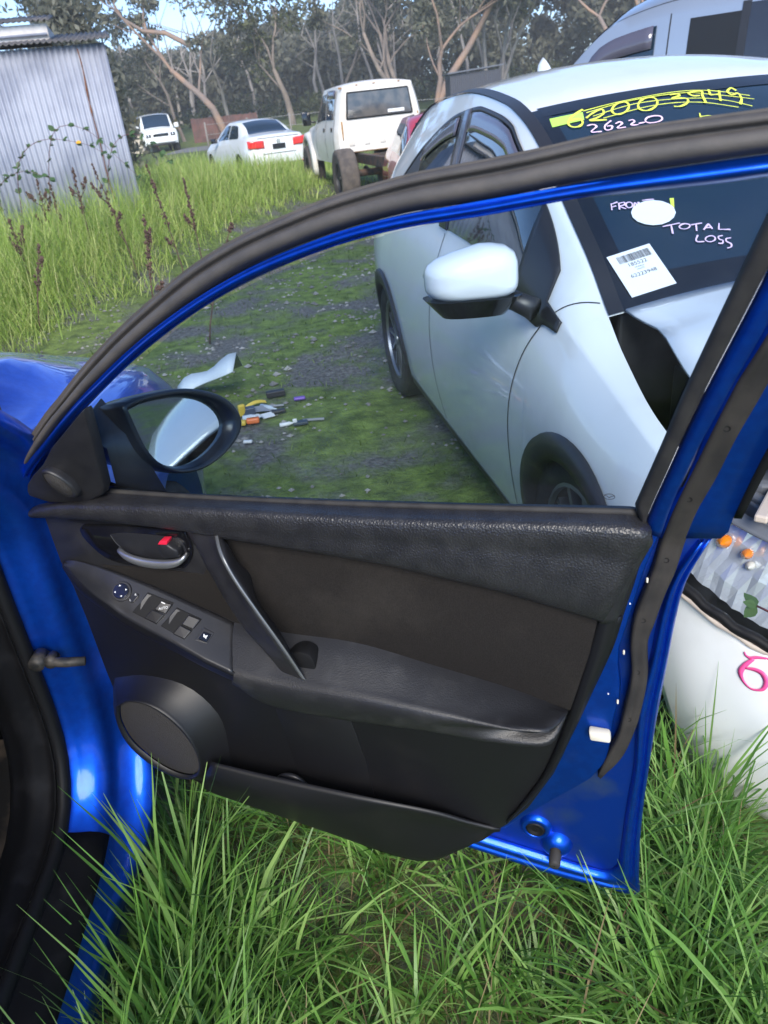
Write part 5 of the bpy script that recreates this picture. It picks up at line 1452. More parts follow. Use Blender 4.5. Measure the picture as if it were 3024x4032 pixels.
dplate('bump_stop', MT['cream'], DOOR, [(.933, .585), (.966, .583), (.968, .566), (.936, .566)], -.011, .006, .004, smooth_n=None)
# --- trim panel
dplate('trim_panel', MT['lower'], DOOR, T['trim'], -.030, .0, .010)
hardtop = [(0.012, .93), (-.018, .82), (0.02, .815), (.1, .80), (.3, .73), (.36, .70), (.36, .90), (.30, .925)]
dplate('upper_trim', MT['hard'], DOOR, hardtop, -.005, .004, .003)
band('top_pad', MT['pad'], DOOR, [(T['belt'], -.028), (mixc(T['belt'], T['crest'], .5), -.002), (T['crest'], .024), (mixc(T['crest'], T['padlow'], .35), .036), (mixc(T['crest'], T['padlow'], .75), .036), (mixc(T['crest'], T['padlow'], .93), .028), (T['padlow'], .012), (mixc(T['padlow'], T['padlow'], 0), .0)], n=64, sub=4, solid=.004)
band('pad_end', MT['hard'], DOOR, [(T['padend'], .020), ([(a + .020, b - .004) for a, b in T['padend'][:-1]] + [(1.003, .955)], .010), ([(.966, .79), (.975, .83), (.985, .88), (.993, .92), (1.003, .95)], -.006)], n=20, sub=3)
dplate('fabric_insert', MT['fabric'], DOOR, T['fabric'], -.004, .007, .002)
band('trim_rim', MT['lower'], DOOR, [([(.940, .815), (.930, .76), (.915, .68), (.898, .60), (.865, .48), (.82, .38)], .004), ([(.956, .815), (.945, .75), (.928, .67), (.906, .58), (.866, .46), (.81, .36)], .011), ([(.974, .81), (.962, .75), (.937, .664), (.908, .566), (.872, .458), (.80, .33)], [.0, .0, .0, .0, .0, .002])], n=40, sub=3)
band('belt_weatherstrip', MT['felt'], DOOR, [([(.15, .972), (.36, .970), (.55, .973), (.75, .979), (.99, .988)], -.016), ([(.15, .966), (.36, .964), (.55, .967), (.75, .973), (.99, .981)], -.010), ([(.15, .955), (.36, .953), (.55, .956), (.75, .962), (.99, .97)], -.014)], n=30, sub=3)
# latch handle in its gloss bezel
dplate('handle_bezel', MT['gloss_blk'], DOOR, T['bezel'], -.002, .010, .003, smooth_n=40)
dplate('handle_cup', MT['cup'] if 'cup' in MT else MT['satin'], DOOR, T['cup'], .004, .0115, .002, smooth_n=36)
lv = [(.160, .866), (.178, .859), (.21, .852), (.245, .851), (.275, .856), (.290, .866)]
mb = MB(); pts = crv(lv, 20); rows = []
for i, (a, b) in enumerate(pts):
    w = .0085 * (1 - .45 * abs(2 * i / 19 - 1) ** 3); rows.append([DP(a + 0, b + w * c_, .026 + .008 * s_ - .010 * (abs(2 * i / 19 - 1) ** 4)) for c_, s_ in ((1, 0), (.7, .8), (0, 1), (-.7, .8), (-1, 0), (0, -1))])
mb.grid(rows, closed=True); mb.f.append(tuple(range(6))[::-1]); mb.f.append(tuple(range(len(mb.v) - 6, len(mb.v)))); door_part(mb, 'latch_lever', MT['silver'], DOOR)
dplate('lock_knob', MT['satin'], DOOR, [(.246, .888), (.266, .893), (.284, .882), (.284, .868), (.25, .864)], .01, .030, .004)
dplate('lock_mark', MT['red'], DOOR, [(.248, .890), (.254, .897), (.268, .898), (.266, .891)], .012, .0285, .001)
band('silver_cup_edge', MT['silver'], DOOR, [([(.146, .890), (.152, .876), (.165, .862), (.18, .848)], .012), ([(.156, .892), (.163, .877), (.177, .863), (.192, .848)], .006)], n=16, solid=.002)
# pull grip
band('pull_grip', MT['hard'], DOOR, [(T['gripL'], [.0, .012, .02, .025, .03, .035]), (mixc(T['gripL'], T['gripR'], .08), [.014, .05, .062, .068, .066, .055]), (mixc(T['gripL'], T['gripR'], .6), [.024, .062, .074, .08, .078, .062]), (T['gripR'], [.03, .068, .08, .086, .084, .066]), (mixc(T['gripR'], T['gripX'], .25), [.022, .05, .06, .064, .06, .05]), (T['gripX'], [.006, .008, .008, .008, .01, .02])], n=40, sub=4, solid=0)
band('grip_highlight', MT['grey_mark'], DOOR, [([(a - .0035, b) for a, b in T['gripR']], [.0315, .0695, .0815, .0875, .0855, .0675]), ([(a + .002, b + .001) for a, b in T['gripR']], [.031, .069, .081, .087, .085, .067])], n=40, solid=.0015)  # lighter grey strip paints the highlight along the grip's edge
dplate('grip_pocket', MT['rubber_dk'], DOOR, [(.436, .690), (.470, .716), (.492, .716), (.503, .702), (.500, .672), (.484, .650), (.455, .655)], .020, .052, .003, smooth_n=30)
# armrest and switch panel
band('armrest', MT['arm'], DOOR, [(T['armU'], .006), (mixc(T['armU'], T['armR'], .25), [.030, .03, .03, .03, .028, .012]), (mixc(T['armU'], T['armR'], .75), [.066] * 5 + [.012]), (T['armR'], ART), (mixc(T['armR'], T['armB'], .5), [.078] * 6 + [.06, .035, .01]), (T['armB'], ABT), ([(a, b - .004) for a, b in T['armB']], .0)], n=56, sub=4, solid=0)
band('switch_panel', MT['satin'], DOOR, [(T['swU'], .008), (mixc(T['swU'], T['swL'], .5), [.015, .022, .03, .036, .04, .043, .045, .046]), (mixc(T['swU'], T['swL'], .95), SWT), (T['swL'], [t - .004 for t in SWT])], n=48, sub=4, solid=.004)
band('armrest_front', MT['lower'], DOOR, [(T['swL'], [t - .004 for t in SWT]), (mixc(T['swL'], T['armF'], .15), [t - .001 for t in SWT]), (mixc(T['swL'], T['armF'], .25), [t - .008 for t in SWT]), (T['armF'], AFT), ([(a, b - .03) for a, b in T['armF']], [.004, .01, .015, .02, .02, .02, .02]), ([(a, b - .05) for a, b in T['armF']], 0)], n=44, sub=3, solid=0)

# switches sit on the sloping panel (points in the car's own frame)
SN = (Vector((.044, -.016, -.017)).cross(Vector((-.027, -.023, -.022)))).normalized()
SN = SN if SN.z > 0 else -SN
def swq(name, m, pts, d0, d1, bevel=.0015, grow=1.0, tilt=None):
    P = [Vector(p) for p in pts]; c = sum(P, Vector()) / len(P); P = [c + (p - c) * grow for p in P]; n = len(P)
    tp = [p + SN * (d1 + (tilt[i] if tilt else 0)) for i, p in enumerate(P)]
    mb = MB(); mb.add(tp + [p + SN * d0 for p in P], [tuple(range(n)), tuple(range(2 * n - 1, n - 1, -1))] + [(i, i + n, (i + 1) % n + n, (i + 1) % n) for i in range(n)])
    return mb.build(name, m, DOOR, smooth=False, bevel=bevel)
def swring(c, r, n=26):
    c = Vector(c); u = SN.orthogonal().normalized(); w = SN.cross(u); return [c + (u * math.cos(a) + w * math.sin(a)) * r for a in np.linspace(0, 2 * math.pi, n, endpoint=False)]
WELL = [[(1.019, .091, .783), (1.063, .075, .766), (1.034, .048, .744), (.992, .068, .761)], [(1.068, .069, .760), (1.110, .053, .741), (1.081, .024, .723), (1.041, .045, .742)]]
SWT_ = [[(1.043, .077, .770), (1.063, .073, .764), (1.050, .059, .754), (1.030, .066, .762)], [(1.028, .067, .762), (1.050, .058, .754), (1.034, .048, .744), (1.012, .058, .752)],
        [(1.089, .058, .749), (1.110, .052, .740), (1.096, .037, .732), (1.076, .044, .740)], [(1.075, .044, .740), (1.095, .035, .731), (1.081, .024, .723), (1.061, .033, .731)]]
for w_ in WELL:
    swq('switch_well_shade', MT['rubber_dk'], w_, -.004, .0012, .001)  # flat plate, its black stands in for the shade of a recess
    swq('window_switch_rim', MT['satin'], [Vector(w_[3]) * .5 + Vector(w_[0]) * .5, w_[0], Vector(w_[0]) * .72 + Vector(w_[1]) * .28, Vector(w_[3]) * .75 + Vector(w_[2]) * .25], -.002, .0022, .0015, .9, (0, 0, -.0012, -.0012))
for q in SWT_:
    swq('window_switch', MT['black_btn'], q, -.002, .0045, .0016, .94, (.002, .002, -.001, -.001))
swq('lock_switch_well', MT['satin'], [(1.113, .041, .732), (1.131, .034, .723), (1.119, .018, .714), (1.098, .023, .721)], -.002, .0015, .001)
swq('lock_switch', MT['gloss_blk'], [(1.114, .035, .728), (1.127, .031, .722), (1.118, .019, .715), (1.104, .024, .721)], -.002, .0042, .0012, .95)
swq('mirror_knob', MT['black_btn'], swring((.974, .095, .788), .0175), -.002, .0035, .001)
swq('mirror_knob_cap', MT['gloss_blk'], swring((.974, .095, .788), .0135), .002, .0062, .001)
UX = Vector((.044, -.016, -.017)).normalized(); UY = SN.cross(UX).normalized()
for a in (35, 125, 215, 305):
    d = UX * math.cos(math.radians(a)) + UY * math.sin(math.radians(a)); e = SN.cross(d); c = Vector((.974, .095, .788))
    swq('arrow_mark', MT['white_mark'], [c + d * .0112, c + d * .0085 + e * .002, c + d * .0085 - e * .002], .0060, .0066, 0)
swq('mirror_side_switch', MT['black_btn'], [(.990, .079, .773), (.985, .084, .777), (.996, .091, .784), (1.003, .090, .783), (1.004, .086, .780), (.995, .079, .773)], -.001, .0032, .001)
def sw_text(txt, c, size, ang, h):
    v, f = text_mesh(txt, size); c = Vector(c); r = math.radians(ang); u = UX * math.cos(r) + UY * math.sin(r); w = SN.cross(u)
    mb = MB(); mb.add([c + u * p[0] + w * p[1] + SN * h for p in v], f); mb.build('printed_mark', MT['white_mark'], DOOR, smooth=False)
sw_text('L', (.990, .082, .776), .0055, 25, .0036); sw_text('R', (.999, .0885, .7815), .0055, 25, .0036)
sw_text('AUTO', (1.0475, .067, .7612), .0058, 32, .0068)
c0 = Vector((1.0475, .0735, .7675)); swq('switch_lamp', MT['white_mark'], [c0 - UX * .0035 - UY * .0008, c0 + UX * .0035 - UY * .0008, c0 + UX * .0035 + UY * .0008, c0 - UX * .0035 + UY * .0008], .005, .0072, 0)
c0 = Vector((1.1160, .0275, .7215))
for d in (UX * 1.0 + UY * .9, UX * 1.0 - UY * .9):
    d = d.normalized(); e = SN.cross(d) * .0007; swq('lock_symbol', MT['white_mark'], [c0 + d * .0048 + e, c0 - d * .0048 + e, c0 - d * .0048 - e, c0 + d * .0048 - e], .0040, .0047, 0)
swq('lock_symbol', MT['white_mark'], [c0 - UX * .003 - UY * .002, c0 + UX * .003 - UY * .002, c0 + UX * .003 + UY * .002, c0 - UX * .003 + UY * .002], .0040, .0046, 0)
# lower pocket and speaker
band('pocket_front', MT['lower'], DOOR, [([(a, b - .012) for a, b in T['lip']], [t - .012 for t in LPT]), (T['lip'], [t - .004 for t in LPT]), ([(a, b - .006) for a, b in T['lip']], LPT), (mixc(T['lip'], T['lipb'], .35), [.05, .055, .055, .05, .03, .01, .002]), (T['lipb'], .006), ([(a, b - .006) for a, b in T['lipb']], -.01)], n=44, sub=3)
dplate('pocket_back', MT['lower'], DOOR, [(.375, .58), (.39, .46), (.40, .37), (.55, .34), (.545, .43), (.52, .58)], -.002, .003, .001)
gr = [tuple(p) for p in crv(T['grille'] + [T['grille'][0]], 41)[:-1]]
pb = [tuple(p) for p in crv(T['podbase'] + [T['podbase'][0]], 41)[:-1]]
gc = np.mean(np.array(gr), 0)
GT = [.052 + .22 * (a - gc[0]) * 0 for a, b in gr]
def ringrow(f, t, pts=None): return [DP(a * (1 - f) + c_ * f, b * (1 - f) + d * f, t) for (a, b), (c_, d) in zip(gr, pb)]
mb = MB(); mb.grid([ringrow(0, .046), ringrow(.05, .052), ringrow(.12, .051), ringrow(.16, .047), ringrow(.18, .044), ringrow(.5, .024), ringrow(.8, .006), ringrow(1, -.003)], closed=True)
door_part(mb, 'speaker_pod', MT['pod'], DOOR)
mb = MB(); rows = [[DP(gc[0] + (a - gc[0]) * k, gc[1] + (b - gc[1]) * k, .043 + .006 * (1 - k * k)) for a, b in gr] for k in (1.0, .75, .5, .25, .02)]
mb.grid(rows, closed=True); door_part(mb, 'speaker_grille', MT['grille'], DOOR)
mb = MB(); mb.lathe([(.001, .0), (.040, .0), (.042, .004), (.040, .008), (.001, .008)], 20, 'Z'); mb.v = [DP(.395 + p[0] * .8, .362 + p[1] * .75, .022 + p[2]) for p in mb.v]; door_part(mb, 'washer_in_pocket', MT['satin'], DOOR)
# mirror sail with tweeter
dplate('mirror_sail', MT['hard'], DOOR, T['sail'], -.012, .012, .005)
TC = (.112, 1.004)
mb = MB(); mb.lathe([(.034, -.004), (.033, .012), (.029, .018), (.026, .017)], 28, 'Z'); mb.v = [DP(TC[0] + p[0] * .72, TC[1] + p[1] * .82 - p[0] * .35, .010 + p[2]) for p in mb.v]; door_part(mb, 'tweeter_ring', MT['hard'], DOOR)
mb = MB(); mb.lathe([(.0265, .016), (.018, .020), (.009, .0215), (.001, .022)], 28, 'Z'); mb.v = [DP(TC[0] + p[0] * .72, TC[1] + p[1] * .82 - p[0] * .35, .010 + p[2]) for p in mb.v]; door_part(mb, 'tweeter_grille', MT['grille'], DOOR)
# door glass
dplate('door_glass', MT['pane'], DOOR, T['glass'], -.022, -.018, 0, smooth=False)
# maker's emblem etched in the glass corner: ring with swept wing
def gmark(pts, w, nm):
    P = crv(pts, 26); mb = MB(); rows = []
    for i, p in enumerate(P):
        d = P[min(i + 1, 25)] - P[max(i - 1, 0)]; d = d / (np.linalg.norm(d) + 1e-9); n_ = np.array([-d[1], d[0]]) * w / 2
        rows.append([DP(*(p - n_), -.0172), DP(*(p + n_), -.0172)])
    mb.grid(rows); door_part(mb, nm, MT['ink'], DOOR, solid=.0003)
EC = (.947, 1.006)
gmark([(EC[0] + .0068 * math.cos(a), EC[1] + .0048 * math.sin(a)) for a in np.linspace(0.45, 2.75, 14)], .0008, 'glass_emblem')
gmark([(EC[0] + .0068 * math.cos(a), EC[1] + .0048 * math.sin(a)) for a in np.linspace(3.0, 6.45, 18)], .0008, 'glass_emblem')
gmark([(EC[0] - .0066, EC[1] + .0024), (EC[0] - .003, EC[1] + .001), (EC[0], EC[1] - .0016), (EC[0] + .003, EC[1] + .001), (EC[0] + .0066, EC[1] + .0014)], .0009, 'glass_emblem')
# door check strap
mb = MB(); mb.tube([(-.640, 1.080, .676), (-.615, 1.072, .672), (-.590, 1.072, .668), (-.56, 1.075, .664)], [.007, .009, .009, .008], 8)
mb.tube([(-.640, 1.095, .676), (-.640, 1.062, .676)], .014, 12); mb.tube([(-.618, 1.09, .673), (-.618, 1.066, .673)], .011, 10)
door_part(mb, 'check_strap', mat('greasy_steel', (.028, .028, .028), .6, .3, col2=(.08, .07, .06), nscale=60), DOOR)
# --- outside mirror, seen through the glass
MN = Vector((math.cos(math.radians(-34)), math.sin(math.radians(-34)), .13)).normalized()      # way the mirror glass looks
MU = Vector((0, 0, 1)); MR = MU.cross(MN).normalized(); MU = MN.cross(MR).normalized()
# reflector face is laid out about its centre: a across, b up
MC = Vector(DP(.232, 1.032, -.150))
def MPt(a, b, c): return MC + MR * a + MU * b + MN * c
mir = [(-.085, .062), (-.05, .075), (.02, .080), (.075, .062), (.105, .030), (.112, -.010), (.095, -.045), (.055, -.080), (.01, -.100), (-.03, -.098), (-.06, -.075), (-.078, -.03)]
mir = [(p[0] * .95, p[1] * .64 - p[0] * .24) for p in crv(mir + [mir[0]], 49)[:-1]]
def mring(k, c, da=0, db=0): return [MPt(a * k + da, b * k + db, c) for a, b in mir]
mb = MB(); mb.grid([mring(.70, -.135, -.03, -.01), mring(.98, -.10, -.015, -.004), mring(1.20, -.05, 0, .002), mring(1.28, -.01, .004, .002), mring(1.27, .016, .004, .002), mring(1.20, .022, .004, .001), mring(1.08, .012), mring(1.03, -.004)], closed=True)
mb.f.append(tuple(range(48))); door_part(mb, 'mirror_housing', MT['mir_shell'], DOOR)
mb = MB(); mb.add(mring(1.03, -.003), [tuple(range(48))]); door_part(mb, 'mirror_glass', MT['mirror'], DOOR, smooth=False, solid=.003)
base0 = [Vector(DP(a, b, -.03)) for a, b in ((.10, 1.05), (.16, 1.085), (.19, 1.05), (.165, .975), (.11, .955), (.08, .99))]
base1 = [MPt(a, b, c) for a, b, c in ((-.10, .055, -.09), (-.08, .085, -.05), (-.085, .03, -.0), (-.06, -.09, -.0), (-.06, -.10, -.06), (-.10, -.05, -.10))]
mb = MB(); mb.grid([[a * (1 - f) + b * f for a, b in zip(base0, base1)] for f in (0, .3, .7, 1)], closed=True); door_part(mb, 'mirror_foot', MT['mir_shell'], DOOR)

# --- body of the blue car: sweep of the door opening flange
path = [(-1.1, .345), (0.0, .345), (.7, .345), (.85, .346), (.93, .350), (.99, .368), (1.035, .408), (1.068, .471), (1.082, .56), (1.086, .68), (1.090, .81), (1.092, .90), (1.06, .99), (.95, 1.10), (.75, 1.24), (.45, 1.36), (.1, 1.42), (-1.1, 1.43)]
PP = crv(path, 120)
def nrm2(i):
    d = PP[min(i + 1, 119)] - PP[max(i - 1, 0)]; d /= np.linalg.norm(d); return np.array([d[1], -d[0]])
def sweep(name, m, prof, i0=0, i1=120, closed=False, **k):
    mb = MB(); rows = []
    for i in range(i0, i1):
        n = nrm2(i); zt = max(0, PP[i][1] - .95) * .32
        kk = min(1.0, max(0.0, (PP[i][0] - .86) / .16)); kk = .22 + .78 * kk * kk * (3 - 2 * kk)
        rows.append([((x if x < -.58 else -.58 + (x + .58) * kk) - zt, PP[i][0] + n[0] * o_, PP[i][1] + n[1] * o_) for x, o_ in prof])
    mb.grid(rows, closed=closed); return mb.build(name, m, CAR, off=COFF, **k)
N0 = int(np.argmin(np.abs(PP[:, 1] - .93) + 10 * (PP[:, 0] < 1.0)))
sweep('door_aperture', MT['blue'], [(-0.668, .010), (-0.656, .018), (-0.640, .024), (-0.616, .026), (-0.600, .036), (-0.590, .052), (-0.584, .078), (-.576, .080), (-.572, .087), (-.550, .090), (-.527, .094), (-.523, .104), (-.530, .125), (-.56, .145), (-.60, .15)], solid=.003)
tube = [(-.664 + .012 * math.cos(a), .002 + .015 * math.sin(a)) for a in np.linspace(0, 2 * math.pi, 10, endpoint=False)]
sweep('weatherstrip', MT['rubber_dk'], tube, closed=True)
sweep('inner_sill_trim', MT['sillplate'], [(-0.676, -.004), (-0.682, .006), (-0.700, .008), (-0.710, -.004), (-0.733, -.004), (-0.740, .010), (-0.760, .012), (-0.778, .03), (-0.788, .12), (-0.793, .16)], 0, N0, solid=.003)
sweep('pillar_trim', MT['lower'], [(-0.676, -.004), (-0.688, .004), (-0.748, .01), (-0.808, .03)], int(np.argmin(np.abs(PP[:, 0] - 1.0))), min(118, N0 + 60), solid=.003)
iS = int(np.argmax(PP[:, 0] > .995))
sweep('scuff_plate', MT['sillplate'], [(-0.662, .0040), (-0.654, .0125), (-0.640, .0170), (-0.616, .0195), (-0.602, .0280), (-0.594, .040), (-0.590, .051)], 0, iS, solid=.002)
# pinch seam below the sill
mb = MB(); mb.grid([[(-.575, y, .235) for y in np.linspace(-1.1, 1.15, 10)], [(-.585, y, .12) for y in np.linspace(-1.1, 1.15, 10)]]); mb.build('pinch_seam', MT['blue_dirty'], CAR, off=COFF, solid=.004)
# floor, footwell
mb = MB(); rows = []
for y in np.linspace(-.6, 1.30, 60):
    rows.append([(x, y, .205 + (.10 * max(0, y - 1.02) / .3) + .012 * (abs(((x * 9.0 + y * 4.0) % 1.0) - .5) < .17) * (1 if -1.25 < x < -.86 else 0) + (.05 if x > -.815 else 0)) for x in np.linspace(-1.40, -.80, 44)])
mb.grid(rows); mb.build('floor_mat', MT['mud_mat'], CAR, off=COFF)
mb = MB(); mb.box((-1.44, 1.55, .65), (1.3, .04, 1.0)); mb.box((-1.44, .2, .15), (1.5, 2.8, .03)); mb.box((-.835, 1.42, .55), (.03, .45, .7)); mb.box((-1.42, 1.30, .83), (1.15, .5, .22)); mb.box((-1.10, -.05, .35), (.50, .55, .24)); mb.box((-1.10, -.40, .75), (.48, .16, .7), Matrix.Rotation(-.2, 3, 'X'))
mb.build('cabin', MT['lower'], CAR, off=COFF, smooth=False, bevel=.02)
# outer body shell
xk = [-2.9, -2.7, -2.2, -1.6, -1.0, -.6, -.45, -.2, 0.1, .45, .70, .85, .92]
colsB = dict(zs=[.4, .34, .26, .2, .2, .2, .2, .2, .2, .22, .24, .3, .36], ys=[.6, .72, .8, .84, .84, .84, .84, .84, .84, .82, .7, .5, .3], zm=[.62] * 13,
             ym=[.66, .78, .86, .888, .888, .888, .888, .888, .885, .86, .74, .54, .34], zbelt=[1.0, 1.04, 1.02, .98, .955, .935, .925, .905, .885, .83, .76, .70, .66],
             ybelt=[.56, .66, .74, .78, .80, .81, .81, .81, .80, .76, .64, .46, .28], ze=[1.1, 1.2, 1.36, 1.42, 1.32, 1.03, .955, .935, .915, .86, .79, .72, .68], ye=[.50, .54, .56, .57, .60, .68, .72, .72, .71, .66, .54, .38, .22],
             zc=[1.14, 1.26, 1.42, 1.47, 1.40, 1.10, 1.02, 1.01, .995, .935, .86, .77, .70])
shb = Shell(xk, colsB, arches=((0.0, .32, .36), (-2.64, .32, .36)))
BASE = empty('_tmp'); 
def skipb(x, v, side):
    if side == 1 and -1.78 < x < -.665 and v < 2.02: return True
    if x > -.44 and v > 2.0 and x < .80: return True
    return False
BR = math.radians(90)
def place(o):
    """shell coordinates -> car empty (front axle at world y 1.85)"""
    o.parent = CAR; o.rotation_euler = (0, 0, BR); o.location = (0, .85, 0); return o
place(shb.body('body_shell', MT['blue_skylit'], None, n=80, skip=skipb, extra_x=(-1.78, -.665, -.44, .80)))
# crumpled bonnet
mb = MB(); rows = []
for x in np.linspace(-.435, .82, 34):
    row = []
    for sd, vv in [(1, v) for v in np.linspace(2.0, 3, 16)] + [(-1, v) for v in np.linspace(3, 2.0, 12)[1:]]:
        p = shb.ev(x, vv, sd)
        ridge = max(0, 1 - abs(x - (.02 - .25 * (vv - 2))) / .30) * max(0, 1 - abs(vv - 2.15) / .55) if sd == 1 else 0
        p = p + Vector((0, 0, .006 + .085 * ridge ** 1.1 * min(1, (vv - 2) / .22) + .012 * noise.noise((x * 5, p.y * 5, 1)) + .006 * noise.noise((x * 14, p.y * 11, 4))))
        row.append(p)
    rows.append(row)
mb.grid(rows); place(mb.build('bonnet', MT['blue_skylit'], None, solid=.01))
place(shb.patch('windscreen', MT['glass_dk'], None, np.linspace(-1.25, -.50, 12), 2.1, 3, .004, 8, through=True))
mb = MB(); mb.grid([[shb.ev(x, 1.98, 1) + Vector((0, .01, dz)) for x in np.linspace(-.44, .8, 12)] for dz in (-.01, -.4)]); mb.box((.2, 0, .5), (1.2, 1.2, .05)); place(mb.build('engine_bay', MT['dark_bay'], None, smooth=False))
for x in (0.0, -2.64):
    for side in (1, -1):
        w = wheel(None, x, -side * .76, .31, .31, .2, -side, spokes=7); w.parent = CAR; w.rotation_euler = (0, 0, BR)
        w.location = (side * .76, .85 + x, .31)
bpy.data.objects.remove(BASE)
# ------------------------------------------------------------------ writing on the crossover's windscreen (x along the slope, y across)
PEN = [
    ('pen_lines', 0.0035, 'yellow_pen', 'four yellow strokes crossing out a number', [[(-0.863,-0.47),(-0.879,-0.329),(-0.889,-0.138),(-0.873,-0.021),(-0.819,0.106)],[(-0.85,-0.463),(-0.875,-0.3),(-0.877,-0.113),(-0.853,-0.031),(-0.8,0.111)],[(-0.826,-0.45),(-0.854,-0.28),(-0.842,-0.1),(-0.812,0.008),(-0.769,0.086)],[(-0.808,-0.422),(-0.831,-0.23),(-0.817,-0.083),(-0.771,0.037)]]),
    ('pen_number', 0.0075, 'yellow_pen', 'yellow handwritten number 62003949', [[(-0.873,-0.465),(-0.846,-0.513),(-0.814,-0.541),(-0.793,-0.536),(-0.79,-0.513),(-0.805,-0.495),(-0.826,-0.498),(-0.825,-0.528)],[(-0.823,-0.475),(-0.843,-0.442),(-0.854,-0.407),(-0.83,-0.412),(-0.814,-0.443),(-0.808,-0.47),(-0.798,-0.415)],[(-0.855,-0.311),(-0.838,-0.32),(-0.823,-0.336),(-0.815,-0.355),(-0.816,-0.372),(-0.826,-0.38),(-0.841,-0.377),(-0.858,-0.363),(-0.871,-0.344),(-0.876,-0.325),(-0.869,-0.313),(-0.855,-0.311)],[(-0.851,-0.211),(-0.832,-0.223),(-0.818,-0.242),(-0.811,-0.263),(-0.815,-0.281),(-0.827,-0.288),(-0.844,-0.283),(-0.863,-0.267),(-0.875,-0.244),(-0.877,-0.224),(-0.868,-0.212),(-0.851,-0.211)],[(-0.876,-0.154),(-0.874,-0.127),(-0.863,-0.126),(-0.854,-0.156),(-0.844,-0.112),(-0.822,-0.118),(-0.809,-0.149),(-0.812,-0.172)],[(-0.849,-0.059),(-0.853,-0.082),(-0.871,-0.088),(-0.876,-0.063),(-0.871,-0.04),(-0.847,-0.051),(-0.81,-0.059)],[(-0.877,-0.012),(-0.846,-0.023),(-0.845,0.011)],[(-0.864,0.019),(-0.81,-0.006)],[(-0.853,0.076),(-0.871,0.068),(-0.854,0.045),(-0.833,0.048),(-0.838,0.073),(-0.81,0.07),(-0.783,0.051)]]),
    ('pen_letters', 0.005, 'yellow_pen', 'yellow green letters half hidden by the door', [[(-0.767,-0.105),(-0.739,-0.114)],[(-0.751,-0.111),(-0.751,-0.082),(-0.739,-0.058)],[(-0.741,-0.007),(-0.741,0.023)]]),
    ('pen_number', 0.0055, 'pink_pen', 'pink handwritten number 26220', [[(-0.786,-0.489),(-0.787,-0.468),(-0.775,-0.461),(-0.756,-0.487),(-0.75,-0.454)],[(-0.791,-0.403),(-0.772,-0.433),(-0.754,-0.438),(-0.753,-0.421),(-0.767,-0.411),(-0.769,-0.428)],[(-0.774,-0.396),(-0.779,-0.379),(-0.77,-0.375),(-0.754,-0.399),(-0.752,-0.37)],[(-0.778,-0.349),(-0.779,-0.334),(-0.77,-0.332),(-0.758,-0.35),(-0.754,-0.325)],[(-0.767,-0.236),(-0.759,-0.244),(-0.754,-0.259),(-0.753,-0.276),(-0.756,-0.29),(-0.763,-0.296),(-0.771,-0.293),(-0.779,-0.282),(-0.782,-0.265),(-0.781,-0.249),(-0.776,-0.238),(-0.767,-0.236)],[(-0.759,-0.323),(-0.761,-0.298)],[(-0.73,-0.466),(-0.736,-0.455),(-0.729,-0.447)],[(-0.729,-0.438),(-0.734,-0.426),(-0.728,-0.42)]]),
    ('pen_word', 0.0045, 'pink_pen', 'pink handwritten word FRONT', [[(-0.495,-0.538),(-0.472,-0.546)],[(-0.492,-0.541),(-0.496,-0.517)],[(-0.482,-0.542),(-0.484,-0.527)],[(-0.492,-0.515),(-0.469,-0.523)],[(-0.49,-0.517),(-0.491,-0.498),(-0.482,-0.502),(-0.48,-0.517),(-0.467,-0.503)],[(-0.476,-0.478),(-0.471,-0.482),(-0.469,-0.488),(-0.469,-0.494),(-0.473,-0.497),(-0.478,-0.498),(-0.483,-0.496),(-0.487,-0.491),(-0.488,-0.485),(-0.486,-0.479),(-0.482,-0.477),(-0.476,-0.478)],[(-0.468,-0.478),(-0.483,-0.467),(-0.469,-0.465),(-0.483,-0.455)],[(-0.486,-0.443),(-0.483,-0.406)]]),
    ('pen_word', 0.0048, 'pink_pen', 'pink handwritten words TOTAL LOSS', [[(-0.384,-0.427),(-0.386,-0.371)],[(-0.384,-0.4),(-0.354,-0.41)],[(-0.37,-0.347),(-0.366,-0.352),(-0.363,-0.36),(-0.363,-0.369),(-0.366,-0.377),(-0.37,-0.38),(-0.375,-0.378),(-0.379,-0.371),(-0.381,-0.362),(-0.379,-0.353),(-0.375,-0.347),(-0.37,-0.347)],[(-0.373,-0.342),(-0.373,-0.307)],[(-0.372,-0.327),(-0.349,-0.337)],[(-0.349,-0.315),(-0.367,-0.29),(-0.347,-0.288)],[(-0.355,-0.307),(-0.353,-0.289)],[(-0.363,-0.258),(-0.342,-0.271),(-0.335,-0.237)],[(-0.335,-0.341),(-0.321,-0.354),(-0.313,-0.353),(-0.31,-0.334)],[(-0.314,-0.297),(-0.309,-0.302),(-0.306,-0.31),(-0.306,-0.319),(-0.309,-0.325),(-0.314,-0.328),(-0.319,-0.325),(-0.323,-0.319),(-0.325,-0.31),(-0.324,-0.302),(-0.32,-0.297),(-0.314,-0.297)],[(-0.319,-0.271),(-0.318,-0.285),(-0.309,-0.287),(-0.303,-0.279),(-0.295,-0.286),(-0.297,-0.297)],[(-0.307,-0.251),(-0.307,-0.266),(-0.298,-0.27),(-0.289,-0.261),(-0.28,-0.266),(-0.278,-0.279)]]),
]
LIME = [(-0.857, -0.588), (-0.858, -0.472), (-0.817, -0.484), (-0.81, -0.597)]
OVAL = [(-0.423, -0.365), (-0.408, -0.379), (-0.397, -0.4), (-0.392, -0.425), (-0.394, -0.451), (-0.403, -0.474), (-0.417, -0.491), (-0.433, -0.498), (-0.451, -0.495), (-0.466, -0.482), (-0.476, -0.462), (-0.481, -0.436), (-0.479, -0.409), (-0.471, -0.386), (-0.457, -0.369), (-0.441, -0.362)]
